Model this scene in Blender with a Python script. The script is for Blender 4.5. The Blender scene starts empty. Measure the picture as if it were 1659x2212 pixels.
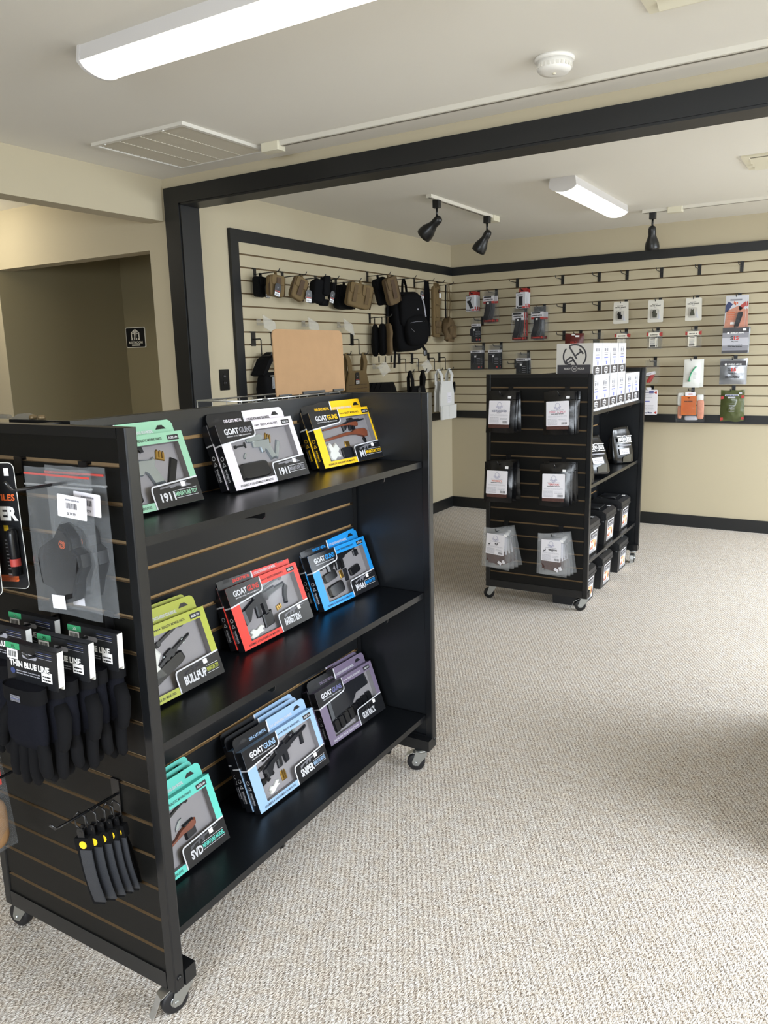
import bpy, math, random
from mathutils import Matrix, Vector, noise
random.seed(7)
S = bpy.context.scene
COL = S.collection
PI = math.pi
H = 2.388                                   # ceiling height

# ------------------------------------------------------------------ camera
cam = bpy.data.cameras.new('camera'); camo = bpy.data.objects.new('camera', cam); COL.objects.link(camo)
cam.sensor_fit = 'VERTICAL'; cam.sensor_height = 36.0; cam.lens = 1676.87 / 2212 * 36.0
cam.clip_start = .02; cam.clip_end = 60
R_ = Vector((.85356621, .52041587, -.02433198)); D_ = Vector((.0829886, -.18192534, -.97980409)); F_ = Vector((-.51433221, .83430839, -.19847391))
m3 = Matrix((R_, -D_, -F_)).transposed()
camo.matrix_world = Matrix.Translation((3.2801, -6.5776, 1.4388)) @ m3.to_4x4()
S.camera = camo

# ------------------------------------------------------------------ world, window light, exposure
W = bpy.data.worlds.new('world'); S.world = W; W.use_nodes = True
bg = W.node_tree.nodes['Background']; bg.inputs[0].default_value = (.78, .88, 1.0, 1); bg.inputs[1].default_value = 3.0
def area(name, loc, rot, sx, sy, power, color):
    l = bpy.data.lights.new(name, 'AREA'); l.shape = 'RECTANGLE'; l.size = sx; l.size_y = sy; l.energy = power; l.color = color
    o = bpy.data.objects.new(name, l); o.location = loc; o.rotation_euler = rot; COL.objects.link(o); return o
DAY = (.86, .93, 1.0)
area('window_light_back_room', (5.4, -1.75, 1.6), (0, math.radians(24), 0), 1.5, 2.3, 240, DAY)
area('window_light_front_room', (5.4, -4.5, 1.6), (0, math.radians(24), 0), 1.5, 2.0, 150, DAY)
area('window_light_shop_front', (3.7, -9.3, 1.5), (math.radians(32), 0, 0), 2.4, 1.6, 240, DAY)
S.view_settings.view_transform = 'Standard'; S.view_settings.look = 'None'
S.view_settings.gamma = 1; S.view_settings.use_curve_mapping = False
S.view_settings.exposure = 0.05

# ------------------------------------------------------------------ materials
MATS = {}
def lin(h):
    h = h.lstrip('#'); c = [int(h[i:i+2], 16)/255 for i in (0, 2, 4)]
    return [x/12.92 if x <= .04045 else ((x+.055)/1.055)**2.4 for x in c] + [1]
def mat(name, col, rough=.5, metal=0, spec=.5, emit=0, bump=0, bscale=200, vary=0, vscale=30, coat=0, trans=0, alpha=1):
    m = bpy.data.materials.new(name); m.use_nodes = True; nt = m.node_tree; b = nt.nodes['Principled BSDF']
    c = lin(col); b.inputs['Base Color'].default_value = c; b.inputs['Roughness'].default_value = rough
    b.inputs['Metallic'].default_value = metal; b.inputs['Specular IOR Level'].default_value = spec
    b.inputs['Coat Weight'].default_value = coat; b.inputs['Coat Roughness'].default_value = .08
    b.inputs['Transmission Weight'].default_value = trans; b.inputs['Alpha'].default_value = alpha
    if emit: b.inputs['Emission Color'].default_value = c; b.inputs['Emission Strength'].default_value = emit
    if bump or vary:
        tc = nt.nodes.new('ShaderNodeTexCoord')
        if bump:
            n = nt.nodes.new('ShaderNodeTexNoise'); n.inputs['Scale'].default_value = bscale; n.inputs['Detail'].default_value = 3
            nt.links.new(tc.outputs['Object'], n.inputs['Vector'])
            bp = nt.nodes.new('ShaderNodeBump'); bp.inputs['Strength'].default_value = bump; bp.inputs['Distance'].default_value = .004
            nt.links.new(n.outputs['Fac'], bp.inputs['Height']); nt.links.new(bp.outputs['Normal'], b.inputs['Normal'])
        if vary:
            n2 = nt.nodes.new('ShaderNodeTexNoise'); n2.inputs['Scale'].default_value = vscale; n2.inputs['Detail'].default_value = 4
            nt.links.new(tc.outputs['Object'], n2.inputs['Vector'])
            mx = nt.nodes.new('ShaderNodeMix'); mx.data_type = 'RGBA'
            mx.inputs[6].default_value = [x*(1-vary) for x in c[:3]] + [1]; mx.inputs[7].default_value = [min(1, x*(1+vary)) for x in c[:3]] + [1]
            nt.links.new(n2.outputs['Fac'], mx.inputs[0]); nt.links.new(mx.outputs[2], b.inputs['Base Color'])
    MATS[name] = m; return m
def film(name, tint='#ffffff', haze=.1, gloss=.5, hazecol='#e8ecf0', rough=.08):
    m = bpy.data.materials.new(name); m.use_nodes = True; nt = m.node_tree; b = nt.nodes['Principled BSDF']
    b.inputs['Base Color'].default_value = lin(hazecol); b.inputs['Roughness'].default_value = rough; b.inputs['Specular IOR Level'].default_value = .8
    t = nt.nodes.new('ShaderNodeBsdfTransparent'); t.inputs[0].default_value = lin(tint)
    lw = nt.nodes.new('ShaderNodeLayerWeight'); lw.inputs['Blend'].default_value = .18
    ma = nt.nodes.new('ShaderNodeMath'); ma.operation = 'MULTIPLY_ADD'; ma.inputs[1].default_value = gloss; ma.inputs[2].default_value = haze; ma.use_clamp = True
    nt.links.new(lw.outputs['Facing'], ma.inputs[0])
    mx = nt.nodes.new('ShaderNodeMixShader'); nt.links.new(ma.outputs[0], mx.inputs[0]); nt.links.new(t.outputs[0], mx.inputs[1]); nt.links.new(b.outputs[0], mx.inputs[2])
    nt.links.new(mx.outputs[0], nt.nodes['Material Output'].inputs[0]); MATS[name] = m; return m

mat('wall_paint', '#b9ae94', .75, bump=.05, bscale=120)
mat('hall_paint_shaded', '#857a5c', .8, bump=.05, bscale=120)  # same paint as the other walls, darkened to carry the hall's shade
mat('slat_paint', '#b8ad92', .45, bump=.02, bscale=60)
mat('ceiling_paint', '#dfdbd1', .9, bump=.06, bscale=90)
mat('trim_black', '#131415', .42, bump=.03, bscale=40)
mat('mdf', '#94774f', .8, vary=.15, vscale=60); mat('mdf_end_shaded', '#6f5a3e', .85, vary=.15, vscale=60); mat('mdf_wall', '#6a563a', .85)  # rack-end MDF is the same board, darkened for the weaker light there
mat('laminate', '#15171a', .35, spec=.45, bump=.02, bscale=300)
mat('laminate_end', '#0b0b0a', .45, spec=.25, bump=.04, bscale=250)
mat('powder', '#121315', .3, spec=.5)
mat('shelf_black', '#0f1114', .3, spec=.5, bump=.05, bscale=350, vary=.2, vscale=8)
mat('chrome', '#dfe3e6', .3, metal=1)
mat('zinc', '#b8bcbc', .35, metal=1)
mat('rubber', '#141417', .5)
mat('wire', '#101012', .3, spec=.6)
mat('white_plastic', '#e6e3dc', .45)
mat('cream_plastic', '#d9d3bd', .5)
mat('white_enamel', '#cfccca', .4)
mat('lens', '#fff8ec', .5, emit=2.2)
mat('vent_paint', '#d8d4ca', .5)
mat('vent_louver', '#c3bcab', .6); mat('track_paint', '#d6d1c5', .5); mat('vent_dark', '#6d675a', .8)
mat('spot_black', '#161616', .35)
mat('bolt_brass', '#6d5c40', .45, metal=.4); mat('outlet_black', '#0d0d0e', .25)
mat('cardboard', '#9a7a58', .85, vary=.1, vscale=25, bump=.05, bscale=150)
mat('sign_black', '#15161a', .35); mat('sign_white', '#e2ddce', .5)
mat('ink_black', '#17171a', .5); mat('ink_white', '#f0f0f0', .5); mat('ink_grey', '#8c8c94', .6); mat('ink_blue', '#7f86c8', .6)
mat('ink_red', '#c33a33', .5); mat('ink_orange', '#d4612c', .5); mat('ink_pale', '#b9b9c2', .6); mat('ink_purple', '#6a6a9c', .6); mat('ink_pink', '#cf6f86', .6)
mat('carton_black', '#16171b', .3, spec=.5)
mat('carton_white', '#cfd0d6', .5); mat('carton_panel', '#c9c6c0', .5)
mat('tray_grey', '#8f8c90', .55)
mat('toy_black', '#0c0d12', .3); mat('toy_steel', '#aeb8be', .25, metal=.8); mat('toy_dark', '#171920', .35); mat('toy_wood', '#7a3f28', .45, vary=.2, vscale=60); mat('toy_brass', '#b08d4a', .3, metal=.9)
film('window_film', haze=.01, gloss=.5, hazecol='#050505', rough=.05); film('clear_bag', haze=.04, gloss=.6, hazecol='#a8acb0'); film('hazy_bag', haze=.1, gloss=.7, hazecol='#d7dade', rough=.2)
film('blister', haze=.03, gloss=.7, hazecol='#303030'); film('acrylic', haze=.12, gloss=.7, hazecol='#d9d6cc', rough=.15); film('dark_film', tint='#8a8580', haze=.35, gloss=.8, hazecol='#26262a', rough=.12)
mat('paper', '#e9e7ee', .6); mat('price_tag', '#f4f4f6', .6)
mat('jerky', '#4a2a22', .6, bump=.6, bscale=90, vary=.5, vscale=60)
mat('pouch_black', '#0c0c0e', .24, spec=.5, bump=.15, bscale=25)
mat('pouch_window', '#48453b', .5, spec=.15)
mat('nylon_black', '#0b0b0d', .85, spec=.15, bump=.2, bscale=500); mat('nylon_tan', '#5c4a2f', .8, bump=.25, bscale=500, vary=.12, vscale=40)
mat('nylon_coyote', '#6a5736', .8, bump=.25, bscale=500); mat('nylon_dark_tan', '#4d3b29', .8); mat('nylon_white', '#dcdcda', .7)
mat('glove_knit', '#0e0f16', .9, spec=.12, bump=.3, bscale=900); mat('glove_suede', '#0e0e10', .9, spec=.12)
mat('card_black', '#17181b', .35); mat('card_back', '#e8e8e4', .5); mat('card_green', '#2f8a5c', .5)
mat('yellow_dot', '#f2c81e', .5); mat('strap_grey', '#26282d', .5, bump=.2, bscale=600)
mat('bin_black', '#202124', .4, bump=.05, bscale=300); mat('bin_label', '#cfcfd4', .5)
mat('red_card', '#a8332f', .5); mat('grip_black', '#24252a', .6); mat('grip_olive', '#4a4a3c', .6)
mat('white_bag', '#dfe0dc', .35); mat('silver_bag', '#9a9ca0', .25, metal=.6, bump=.1, bscale=20); mat('dark_print', '#3c3a3e', .4)
mat('olive_bag', '#4b5230', .2, bump=.3, bscale=30); mat('orange_card', '#c8692f', .6); mat('tube_green', '#3f9a70', .4)
mat('maroon_bag', '#5b211d', .3, vary=.3, vscale=30); mat('label_red', '#b8433c', .5); mat('cream_label', '#e2ddd0', .6); mat('sight_card', '#d6d3c9', .5)
mat('tan_goods', '#9a7650', .6, vary=.3, vscale=50); mat('salmon', '#c98a72', .5, vary=.25, vscale=40); mat('navy', '#2f3c6a', .5)
for n, c in dict(mint='#8fc0a4', pearl='#d9d3dc', yellow='#f2c318', olive_lime='#a6ad3c', red='#e03a30', blue='#1e93e0', teal='#5fcdbf', sky='#94b4d6', mauve='#73677f').items():
    mat('box_'+n, c, .38)

# carpet: looped pile, cream and taupe yarn in slanting rows
def carpet():
    m = bpy.data.materials.new('carpet'); m.use_nodes = True; nt = m.node_tree; b = nt.nodes['Principled BSDF']; N = nt.nodes.new; L = nt.links.new
    tc = N('ShaderNodeTexCoord')
    def mapping(rot, sc):
        mp = N('ShaderNodeMapping'); mp.vector_type = 'TEXTURE'; mp.inputs['Rotation'].default_value = (0, 0, rot); mp.inputs['Scale'].default_value = sc; L(tc.outputs['Object'], mp.inputs[0]); return mp.outputs[0]
    def math_(op, a, b_, c=None):
        n = N('ShaderNodeMath'); n.operation = op
        for k, v in enumerate((a, b_, c)):
            if v is None: continue
            if isinstance(v, (int, float)): n.inputs[k].default_value = v
            else: L(v, n.inputs[k])
        return n.outputs[0]
    ROW = .53
    st = N('ShaderNodeTexNoise'); st.inputs['Scale'].default_value = 1; st.inputs['Detail'].default_value = 1.2; st.inputs['Roughness'].default_value = .6; st.inputs['Distortion'].default_value = .6
    L(mapping(ROW-.62, (.0031, .0066, .01)), st.inputs['Vector'])          # slanting yarn loops
    wv = N('ShaderNodeTexWave'); wv.wave_type = 'BANDS'; wv.bands_direction = 'X'; wv.inputs['Scale'].default_value = .314; wv.inputs['Distortion'].default_value = 1.2; wv.inputs['Detail'].default_value = 1; wv.inputs['Detail Scale'].default_value = 1.5
    L(mapping(ROW, (.0135, .0135, .0135)), wv.inputs['Vector'])            # rows of stitches
    h = math_('MULTIPLY_ADD', math_('SUBTRACT', wv.outputs['Fac'], .5), .12, st.outputs['Fac'])
    bl = N('ShaderNodeTexNoise'); bl.inputs['Scale'].default_value = 2.2; bl.inputs['Detail'].default_value = 3; L(tc.outputs['Object'], bl.inputs['Vector'])
    h2 = math_('MULTIPLY_ADD', math_('SUBTRACT', bl.outputs['Fac'], .5), .05, h)
    cr = N('ShaderNodeValToRGB'); e = cr.color_ramp; e.elements[0].position = .28; e.elements[0].color = lin('#83786d'); e.elements[1].position = .72; e.elements[1].color = lin('#f6f2ec')
    for p, c in ((.41, '#b3a99f'), (.5, '#d4ccc3'), (.6, '#e9e3dc')): x = e.elements.new(p); x.color = lin(c)
    L(h2, cr.inputs[0])
    tn = N('ShaderNodeTexNoise'); tn.inputs['Scale'].default_value = 28; tn.inputs['Detail'].default_value = 2; L(tc.outputs['Object'], tn.inputs['Vector'])
    mx = N('ShaderNodeMix'); mx.data_type = 'RGBA'; mx.blend_type = 'MULTIPLY'; mx.inputs[0].default_value = .3
    c2 = N('ShaderNodeValToRGB'); c2.color_ramp.elements[0].position = .4; c2.color_ramp.elements[0].color = lin('#e6d8c4'); c2.color_ramp.elements[1].position = .6; c2.color_ramp.elements[1].color = lin('#f4f4f6'); L(tn.outputs['Fac'], c2.inputs[0])
    L(cr.outputs[0], mx.inputs[6]); L(c2.outputs[0], mx.inputs[7]); L(mx.outputs[2], b.inputs['Base Color'])
    bp = N('ShaderNodeBump'); bp.inputs['Strength'].default_value = .9; bp.inputs['Distance'].default_value = .0065; L(h, bp.inputs['Height']); L(bp.outputs[0], b.inputs['Normal'])
    b.inputs['Roughness'].default_value = .95; b.inputs['Specular IOR Level'].default_value = .1; MATS['carpet'] = m
carpet()
# food photograph print on the bins: blotches of warm colour
def foodprint():
    m = bpy.data.materials.new('food_print'); m.use_nodes = True; nt = m.node_tree; b = nt.nodes['Principled BSDF']; N = nt.nodes.new; L = nt.links.new
    tc = N('ShaderNodeTexCoord'); v = N('ShaderNodeTexVoronoi'); v.inputs['Scale'].default_value = 42; L(tc.outputs['Object'], v.inputs['Vector'])
    sep = N('ShaderNodeSeparateColor'); L(v.outputs['Color'], sep.inputs[0]); cr = N('ShaderNodeValToRGB'); e = cr.color_ramp; e.interpolation = 'CONSTANT'
    e.elements[0].color = lin('#b85a34'); e.elements[1].position = .85; e.elements[1].color = lin('#8a3a2c')
    for p, c in ((.2, '#d9b46a'), (.4, '#e9e2d6'), (.6, '#c98b52'), (.75, '#efe9e2')): x = e.elements.new(p); x.color = lin(c)
    L(sep.outputs[0], cr.inputs[0]); L(cr.outputs[0], b.inputs['Base Color']); b.inputs['Roughness'].default_value = .4; MATS['food_print'] = m
foodprint()

# ------------------------------------------------------------------ mesh builder
V = Vector
TXT = {}
def text_shape(s, bold=0.012, sx=1.0):
    k = (s, bold)
    if k not in TXT:
        cu = bpy.data.curves.new('lettering', 'FONT'); cu.body = s; cu.size = 1; cu.offset = bold; cu.resolution_u = 2; cu.fill_mode = 'FRONT'
        o = bpy.data.objects.new('lettering', cu); me = o.to_mesh()
        vs = [(v.co.x, v.co.y) for v in me.vertices]; fs = [tuple(p.vertices) for p in me.polygons]
        o.to_mesh_clear(); bpy.data.objects.remove(o); bpy.data.curves.remove(cu)
        if vs:
            x0 = min(v[0] for v in vs); x1 = max(v[0] for v in vs); y0 = min(v[1] for v in vs); y1 = max(v[1] for v in vs)
            vs = [((x-x0)/(x1-x0), (y-y0)/(y1-y0)) for x, y in vs]; asp = (x1-x0)/(y1-y0)
        else: asp = 1
        TXT[k] = (vs, fs, asp)
    return TXT[k]
class MB:
    def __init__(s): s.v = []; s.f = []; s.mi = []; s.sm = []; s.M = None
    def add(s, vs, fs, m=0, smooth=False):
        n = len(s.v)
        s.v += [tuple(s.M @ V(p)) for p in vs] if s.M else [tuple(p) for p in vs]
        for f in fs: s.f.append(tuple(i+n for i in f)); s.mi.append(m); s.sm.append(smooth)
        return s
    def box(s, x0, y0, z0, x1, y1, z1, m=0, mtb=None):
        vs = [(x0,y0,z0),(x1,y0,z0),(x1,y1,z0),(x0,y1,z0),(x0,y0,z1),(x1,y0,z1),(x1,y1,z1),(x0,y1,z1)]
        s.add(vs, [(0,1,5,4),(1,2,6,5),(2,3,7,6),(3,0,4,7)], m)
        n = len(s.v) - 8; mm = m if mtb is None else mtb
        for f in ((3,2,1,0),(4,5,6,7)): s.f.append(tuple(i+n for i in f)); s.mi.append(mm); s.sm.append(False)
        return s
    def prism(s, poly, o, A, B, N, d0, d1, m=0, mside=None, smooth=False):
        o, A, B, N = V(o), V(A), V(B), V(N); n = len(poly)
        vs = [o + A*p[0] + B*p[1] + N*d0 for p in poly] + [o + A*p[0] + B*p[1] + N*d1 for p in poly]
        area2 = sum(poly[i][0]*poly[(i+1) % n][1]-poly[(i+1) % n][0]*poly[i][1] for i in range(n))
        flip = (A.cross(B).dot(N) * area2 * (d1-d0)) < 0
        lo = tuple(range(n)); hi = tuple(range(n, 2*n))
        sides = [(i, (i+1) % n, n+(i+1) % n, n+i) for i in range(n)]
        if flip: s.add(vs, [lo, hi[::-1]], m); b = len(s.v)-2*n; sides = [f[::-1] for f in sides]
        else: s.add(vs, [lo[::-1], hi], m); b = len(s.v)-2*n
        for f in sides: s.f.append(tuple(i+b for i in f)); s.mi.append(m if mside is None else mside); s.sm.append(smooth)
        return s
    def flat(s, poly, o, A, B, m=0):
        o, A, B = V(o), V(A), V(B); return s.add([o + A*p[0] + B*p[1] for p in poly], [tuple(range(len(poly)))], m)
    def quad(s, o, A, B, x0, y0, x1, y1, m=0): return s.flat([(x0,y0),(x1,y0),(x1,y1),(x0,y1)], o, A, B, m)
    def tube(s, path, r, n=8, m=0, caps=True, flatten=None):
        path = [V(p) for p in path]; rings = []; t0 = (path[1]-path[0]).normalized()
        up = V((0,0,1)) if abs(t0.z) < .9 else V((1,0,0)); nx = t0.cross(up).normalized()
        for i, p in enumerate(path):
            t = (path[min(i+1, len(path)-1)] - path[max(i-1, 0)]).normalized()
            nx = (nx - t*nx.dot(t)).normalized(); ny = t.cross(nx); rr = r[i] if isinstance(r, (list, tuple)) else r
            fl = flatten or 1
            rings.append([p + nx*rr*math.cos(2*PI*k/n) + ny*rr*fl*math.sin(2*PI*k/n) for k in range(n)])
        return s.rings(rings, m, caps)
    def rings(s, rings, m=0, caps=True, smooth=True):
        n = len(rings[0]); vs = [p for r in rings for p in r]; fs = []
        for i in range(len(rings)-1):
            for k in range(n): fs.append((i*n+k, i*n+(k+1) % n, (i+1)*n+(k+1) % n, (i+1)*n+k))
        s.add(vs, fs, m, smooth)
        if caps:
            b = len(s.v)-len(vs)
            s.f.append(tuple(b+k for k in range(n))[::-1]); s.mi.append(m); s.sm.append(False)
            e = b+(len(rings)-1)*n; s.f.append(tuple(e+k for k in range(n))); s.mi.append(m); s.sm.append(False)
        return s
    def lathe(s, prof, o=(0,0,0), ax=(0,0,1), n=20, m=0, caps=True):
        ax = V(ax).normalized(); up = V((0,0,1)) if abs(ax.z) < .9 else V((1,0,0)); x = ax.cross(up).normalized(); y = ax.cross(x); o = V(o)
        return s.rings([[o + ax*h + x*r*math.cos(2*PI*k/n) + y*r*math.sin(2*PI*k/n) for k in range(n)] for r, h in prof], m, caps)
    def grid(s, fn, nu, nv, m=0, smooth=True):
        vs = [fn(i/nu, j/nv) for j in range(nv+1) for i in range(nu+1)]
        return s.add(vs, [(j*(nu+1)+i, j*(nu+1)+i+1, (j+1)*(nu+1)+i+1, (j+1)*(nu+1)+i) for j in range(nv) for i in range(nu)], m, smooth)
    def text(s, t, o, A, B, x, y, h=None, w=None, m=0, align='l', bold=.012, maxw=None):
        vs, fs, asp = text_shape(t, bold)
        if not vs: return s
        if h is None: h = w/asp
        if w is None: w = h*asp
        if maxw and w > maxw: w = maxw
        if align == 'c': x -= w/2
        if align == 'r': x -= w
        o, A, B = V(o), V(A), V(B)
        return s.add([o + A*(x+p[0]*w) + B*(y+p[1]*h) for p in vs], fs, m)
    def bars(s, o, A, B, x0, y0, x1, y1, n, m=0, fill=.45, seed=0):
        rnd = random.Random(seed+n); dy = (y1-y0)/n
        for i in range(n):
            xa = x0
            while xa < x1 - .002:
                L = min(rnd.uniform(.12, .3)*(x1-x0), x1-xa); s.quad(o, A, B, xa, y0+dy*i, xa+L*.88, y0+dy*i+dy*fill, m); xa += L
        return s
    def barcode(s, o, A, B, x0, y0, x1, y1, m=0, n=14):
        rnd = random.Random(3); w = (x1-x0)/n
        for i in range(n): s.quad(o, A, B, x0+i*w, y0, x0+i*w+w*rnd.uniform(.3, .75), y1, m)
        return s
    def build(s, name, mats, parent=None, M=None):
        me = bpy.data.meshes.new(name); me.from_pydata(s.v, [], s.f)
        for x in ([mats] if isinstance(mats, str) else mats): me.materials.append(MATS[x])
        me.polygons.foreach_set('material_index', s.mi); me.polygons.foreach_set('use_smooth', s.sm); me.update()
        o = bpy.data.objects.new(name, me); COL.objects.link(o)
        if parent: o.parent = parent
        if M is not None: o.matrix_local = M
        return o
def rrect(x0, y0, x1, y1, r, n=4, corners=(1,1,1,1)):
    out = []
    for (cx, cy, a, on, px, py) in ((x1-r, y0+r, -90, corners[1], x1, y0), (x1-r, y1-r, 0, corners[2], x1, y1), (x0+r, y1-r, 90, corners[3], x0, y1), (x0+r, y0+r, 180, corners[0], x0, y0)):
        if on: out += [(cx + r*math.cos(math.radians(a+90*k/n)), cy + r*math.sin(math.radians(a+90*k/n))) for k in range(n+1)]
        else: out.append((px, py))
    return out
def circ(cx, cy, r, n=16, ry=None): return [(cx+r*math.cos(2*PI*k/n), cy+(ry or r)*math.sin(2*PI*k/n)) for k in range(n)]
X_, Y_, Z_ = (1,0,0), (0,1,0), (0,0,1)
def thing(name, label, cat, M, group=None):
    o = bpy.data.objects.new(name, None); o.empty_display_size = .05; COL.objects.link(o); o.matrix_world = M
    o['label'] = label; o['category'] = cat
    if group: o['group'] = group
    return o
def tag(o, label, cat, group=None):
    o['label'] = label; o['category'] = cat
    if group: o['group'] = group
    return o
def struct(o): o['kind'] = 'structure'; return o
KIDS = {}
def dup(root, M, label, group=None):
    r = root.copy(); COL.objects.link(r); r.matrix_world = M; r['label'] = label
    if group: r['group'] = group
    def rec(a, b):
        for ch in a.children:
            c = ch.copy(); COL.objects.link(c); c.parent = b; rec(ch, c)
    rec(root, r); return r
def T(x, y, z): return Matrix.Translation((x, y, z))
def RZ(a): return Matrix.Rotation(a, 4, 'Z')
def RX(a): return Matrix.Rotation(a, 4, 'X')
def RY(a): return Matrix.Rotation(a, 4, 'Y')
WALL_L = RZ(PI/2)                               # hung on the left wall: local x along +Y, local y into the wall
def frame(o, th): return T(o[0], o[1], 0) @ RZ(th)
GA = frame((2.1081, -5.5916), .01194)           # near gondola, origin at the right front corner of its near end; x across, y along
GB = frame((2.0657, -2.4883), .01478)           # far gondola
GW, GL, ZT, ZB, ZS0, PITCH = .605, 1.253, 1.316, .0825, 1.2435, .0762

# ------------------------------------------------------------------ room shell
YFR, YBK = -3.402, -3.295
XR, YN, XL = 5.2, -9.0, -4.0
b = MB(); b.box(XL, YN, -.1, XR, .0, 0); struct(b.build('floor', 'carpet'))
b = MB(); b.box(XL-.12, YN-.12, H, XR+.12, .12, H+.1); struct(b.build('ceiling', 'ceiling_paint'))
b = MB(); b.box(-.12, 0, 0, XR, .12, H); struct(b.build('wall_back', 'wall_paint'))
b = MB(); b.box(-.12, YBK, 0, 0, 0, H); struct(b.build('wall_left', 'wall_paint'))
b = MB()
b.box(XL, YFR, 0, -1.72, YBK, H); b.box(-1.72, YFR, 0, -1.58, YFR+.003, 2.036); b.box(-1.72, YFR, 2.036, -.16, YBK, H); b.box(-.16, YFR, 0, .093, YBK, H); b.box(.093, YFR, 2.2605, 3.3, YBK, H); b.box(3.3, YFR, 0, XR, YBK, H)
struct(b.build('wall_divider', 'wall_paint'))
b = MB(); b.box(-1.72, YFR+.003, 0, -1.58, YBK, 2.036); b.box(-1.72, YBK, 0, -1.58, -2.4, H); b.box(-1.72, -2.4, 0, -.12, -2.28, H); struct(b.build('wall_hall', 'hall_paint_shaded'))
b = MB(); b.box(3.3, -4.35, 0, 3.42, -3.42, .9); struct(b.build('wall_added_shade_block', 'wall_paint'))  # unseen low block, added to shade the carpet at the right
b = MB(); b.box(-.14, YN, 2.1744, -.0245, YFR, H); struct(b.build('ceiling_beam', 'wall_paint'))
b = MB(); b.box(XL-.12, YN, 0, XL, YFR+.1, H); struct(b.build('wall_far_left', 'wall_paint'))
b = MB()                                        # right wall with two window openings
b.box(XR, YN, 0, XR+.12, 0.12, .6); b.box(XR, YN, 2.1, XR+.12, .12, H)
for y0, y1 in ((YN, -5.6), (-3.4, -2.95), (-.55, .12)): b.box(XR, y0, .6, XR+.12, y1, 2.1)
struct(b.build('wall_right', 'wall_paint'))
b = MB()                                        # shop front wall behind the photographer
b.box(XL, YN-.12, 0, XR, YN, .55); b.box(XL, YN-.12, 2.15, XR, YN, H)
for x0, x1 in ((XL, 1.6), (4.8, XR)): b.box(x0, YN-.12, .55, x1, YN, 2.15)
struct(b.build('wall_shop_front', 'wall_paint'))
# baseboards
b = MB(); b.box(0, -3.277, 0, .014, 0, .097); struct(b.build('baseboard_left', 'trim_black'))
b = MB(); b.box(.014, -.014, 0, XR, 0, .097); struct(b.build('baseboard_back', 'trim_black'))
# black casing and lining of the wide opening
b = MB(); b.box(-.004, -3.42, 0, .1012, YFR, 2.336); b.box(.1012, -3.414, 0, .1112, YFR, 2.2425); b.box(.093, YFR, 0, .1112, -3.277, 2.2605); struct(b.build('trim_1', 'trim_black'))
b = MB(); b.box(.1012, -3.42, 2.2525, 3.39, YFR, 2.336); b.box(.1112, -3.414, 2.2425, 3.28, YFR, 2.2525); b.box(.1112, YFR, 2.2425, 3.28, -3.277, 2.2605); b.box(3.28, YFR, 0, 3.3, -3.277, 2.2605); b.box(3.28, -3.42, 0, 3.39, YFR, 2.2525); struct(b.build('trim_2', 'trim_black'))
# slatwalls: trim round them, brown backing, sixteen boards each
ZTT, ZTB, ZLT, ZLB, PL, XE = 2.1927, 2.122, .9143, .849, 2.941, 3.4
def wtrim(n, left, z0, z1, a0, a1):
    b = MB()
    if left: b.box(0, a0, z0, .022, a1, z1)
    else: b.box(a0, -.022, z0, a1, 0, z1)
    struct(b.build('trim_%d' % n, 'trim_black'))
wtrim(3, 1, ZTB, ZTT, -PL, 0); wtrim(4, 1, ZLB, ZLT, -PL, 0); wtrim(5, 1, ZLT, ZTB, -PL, -PL+.0706)
wtrim(6, 0, ZTB, ZTT, .022, XE); wtrim(7, 0, ZLB, ZLT, .022, XE); wtrim(8, 0, ZLT, ZTB, XE-.07, XE)
def slats(parent, M, width, z_top, z_bot, zs0, face, bottom_mat, name='slat', mats=('slat_paint', 'mdf_wall'), gap=.0095):
    """boards hung one above the other in local x 0..width, facing -y at y=-face; 15 grooves"""
    zs = [zs0 - PITCH*k for k in range(15)]
    edges = [(zs[0]+gap/2, z_top)] + [(zs[k+1]+gap/2, zs[k]-gap/2) for k in range(14)] + [(z_bot, zs[14]-gap/2)]
    for z0, z1 in edges:
        b = MB(); b.box(0, -face, z0, width, -face+.007, z1, 0, 1); b.build(name, mats, parent, M)
for nm, Mw, wd in (('wall_slatwall_left', T(0, -PL+.0706, 0) @ WALL_L, PL-.0706), ('wall_slatwall_back', T(.0, 0, 0), XE-.07)):
    b = MB(); b.box(0, -.004, ZLT, wd, 0, ZTB); r = struct(b.build(nm, 'mdf_wall')); r.matrix_world = Mw
    slats(r, Matrix(), wd if 'back' in nm else wd-.0155, ZTB, ZLT, 2.0533, .0155, 1)

# ------------------------------------------------------------------ ceiling fixtures
def wrap_light(M, L, label):
    """wraparound fixture along local x 0..L, centred on y=0, hanging from z=0 down"""
    t = thing('ceiling_light', label, 'ceiling light', M)
    b = MB(); b.prism([(-.07,0),(.07,0),(.077,-.045),(-.077,-.045)], (0,0,0), Y_, Z_, X_, .012, L-.012); b.build('housing', 'white_enamel', t)
    arc = [(-.077,-.0455)] + [(-.077+.154*k/10, -.0455-.03*math.sin(PI*k/10)**.6) for k in range(1, 10)] + [(.077,-.0455)]
    b = MB(); b.prism(arc, (0,0,0), Y_, Z_, X_, .012, L-.012); b.build('diffuser', 'lens', t)
    for x0, x1 in ((0, .012), (L-.012, L)):
        b = MB(); b.prism([(-.073,0),(.073,0),(.08,-.046)] + [(p[0]*1.04, p[1]-.001) for p in arc[::-1]] + [(-.08,-.046)], (0,0,0), Y_, Z_, X_, x0, x1); b.build('end_cap', 'white_enamel', t)
    return t
wrap_light(T(1.14, -4.755, H), 1.22, 'long glowing wraparound ceiling light at the top of the front room')
wrap_light(T(1.745, -2.1, H) @ RZ(PI/2), 1.12, 'shorter glowing ceiling light in the back room between the track lights')
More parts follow.
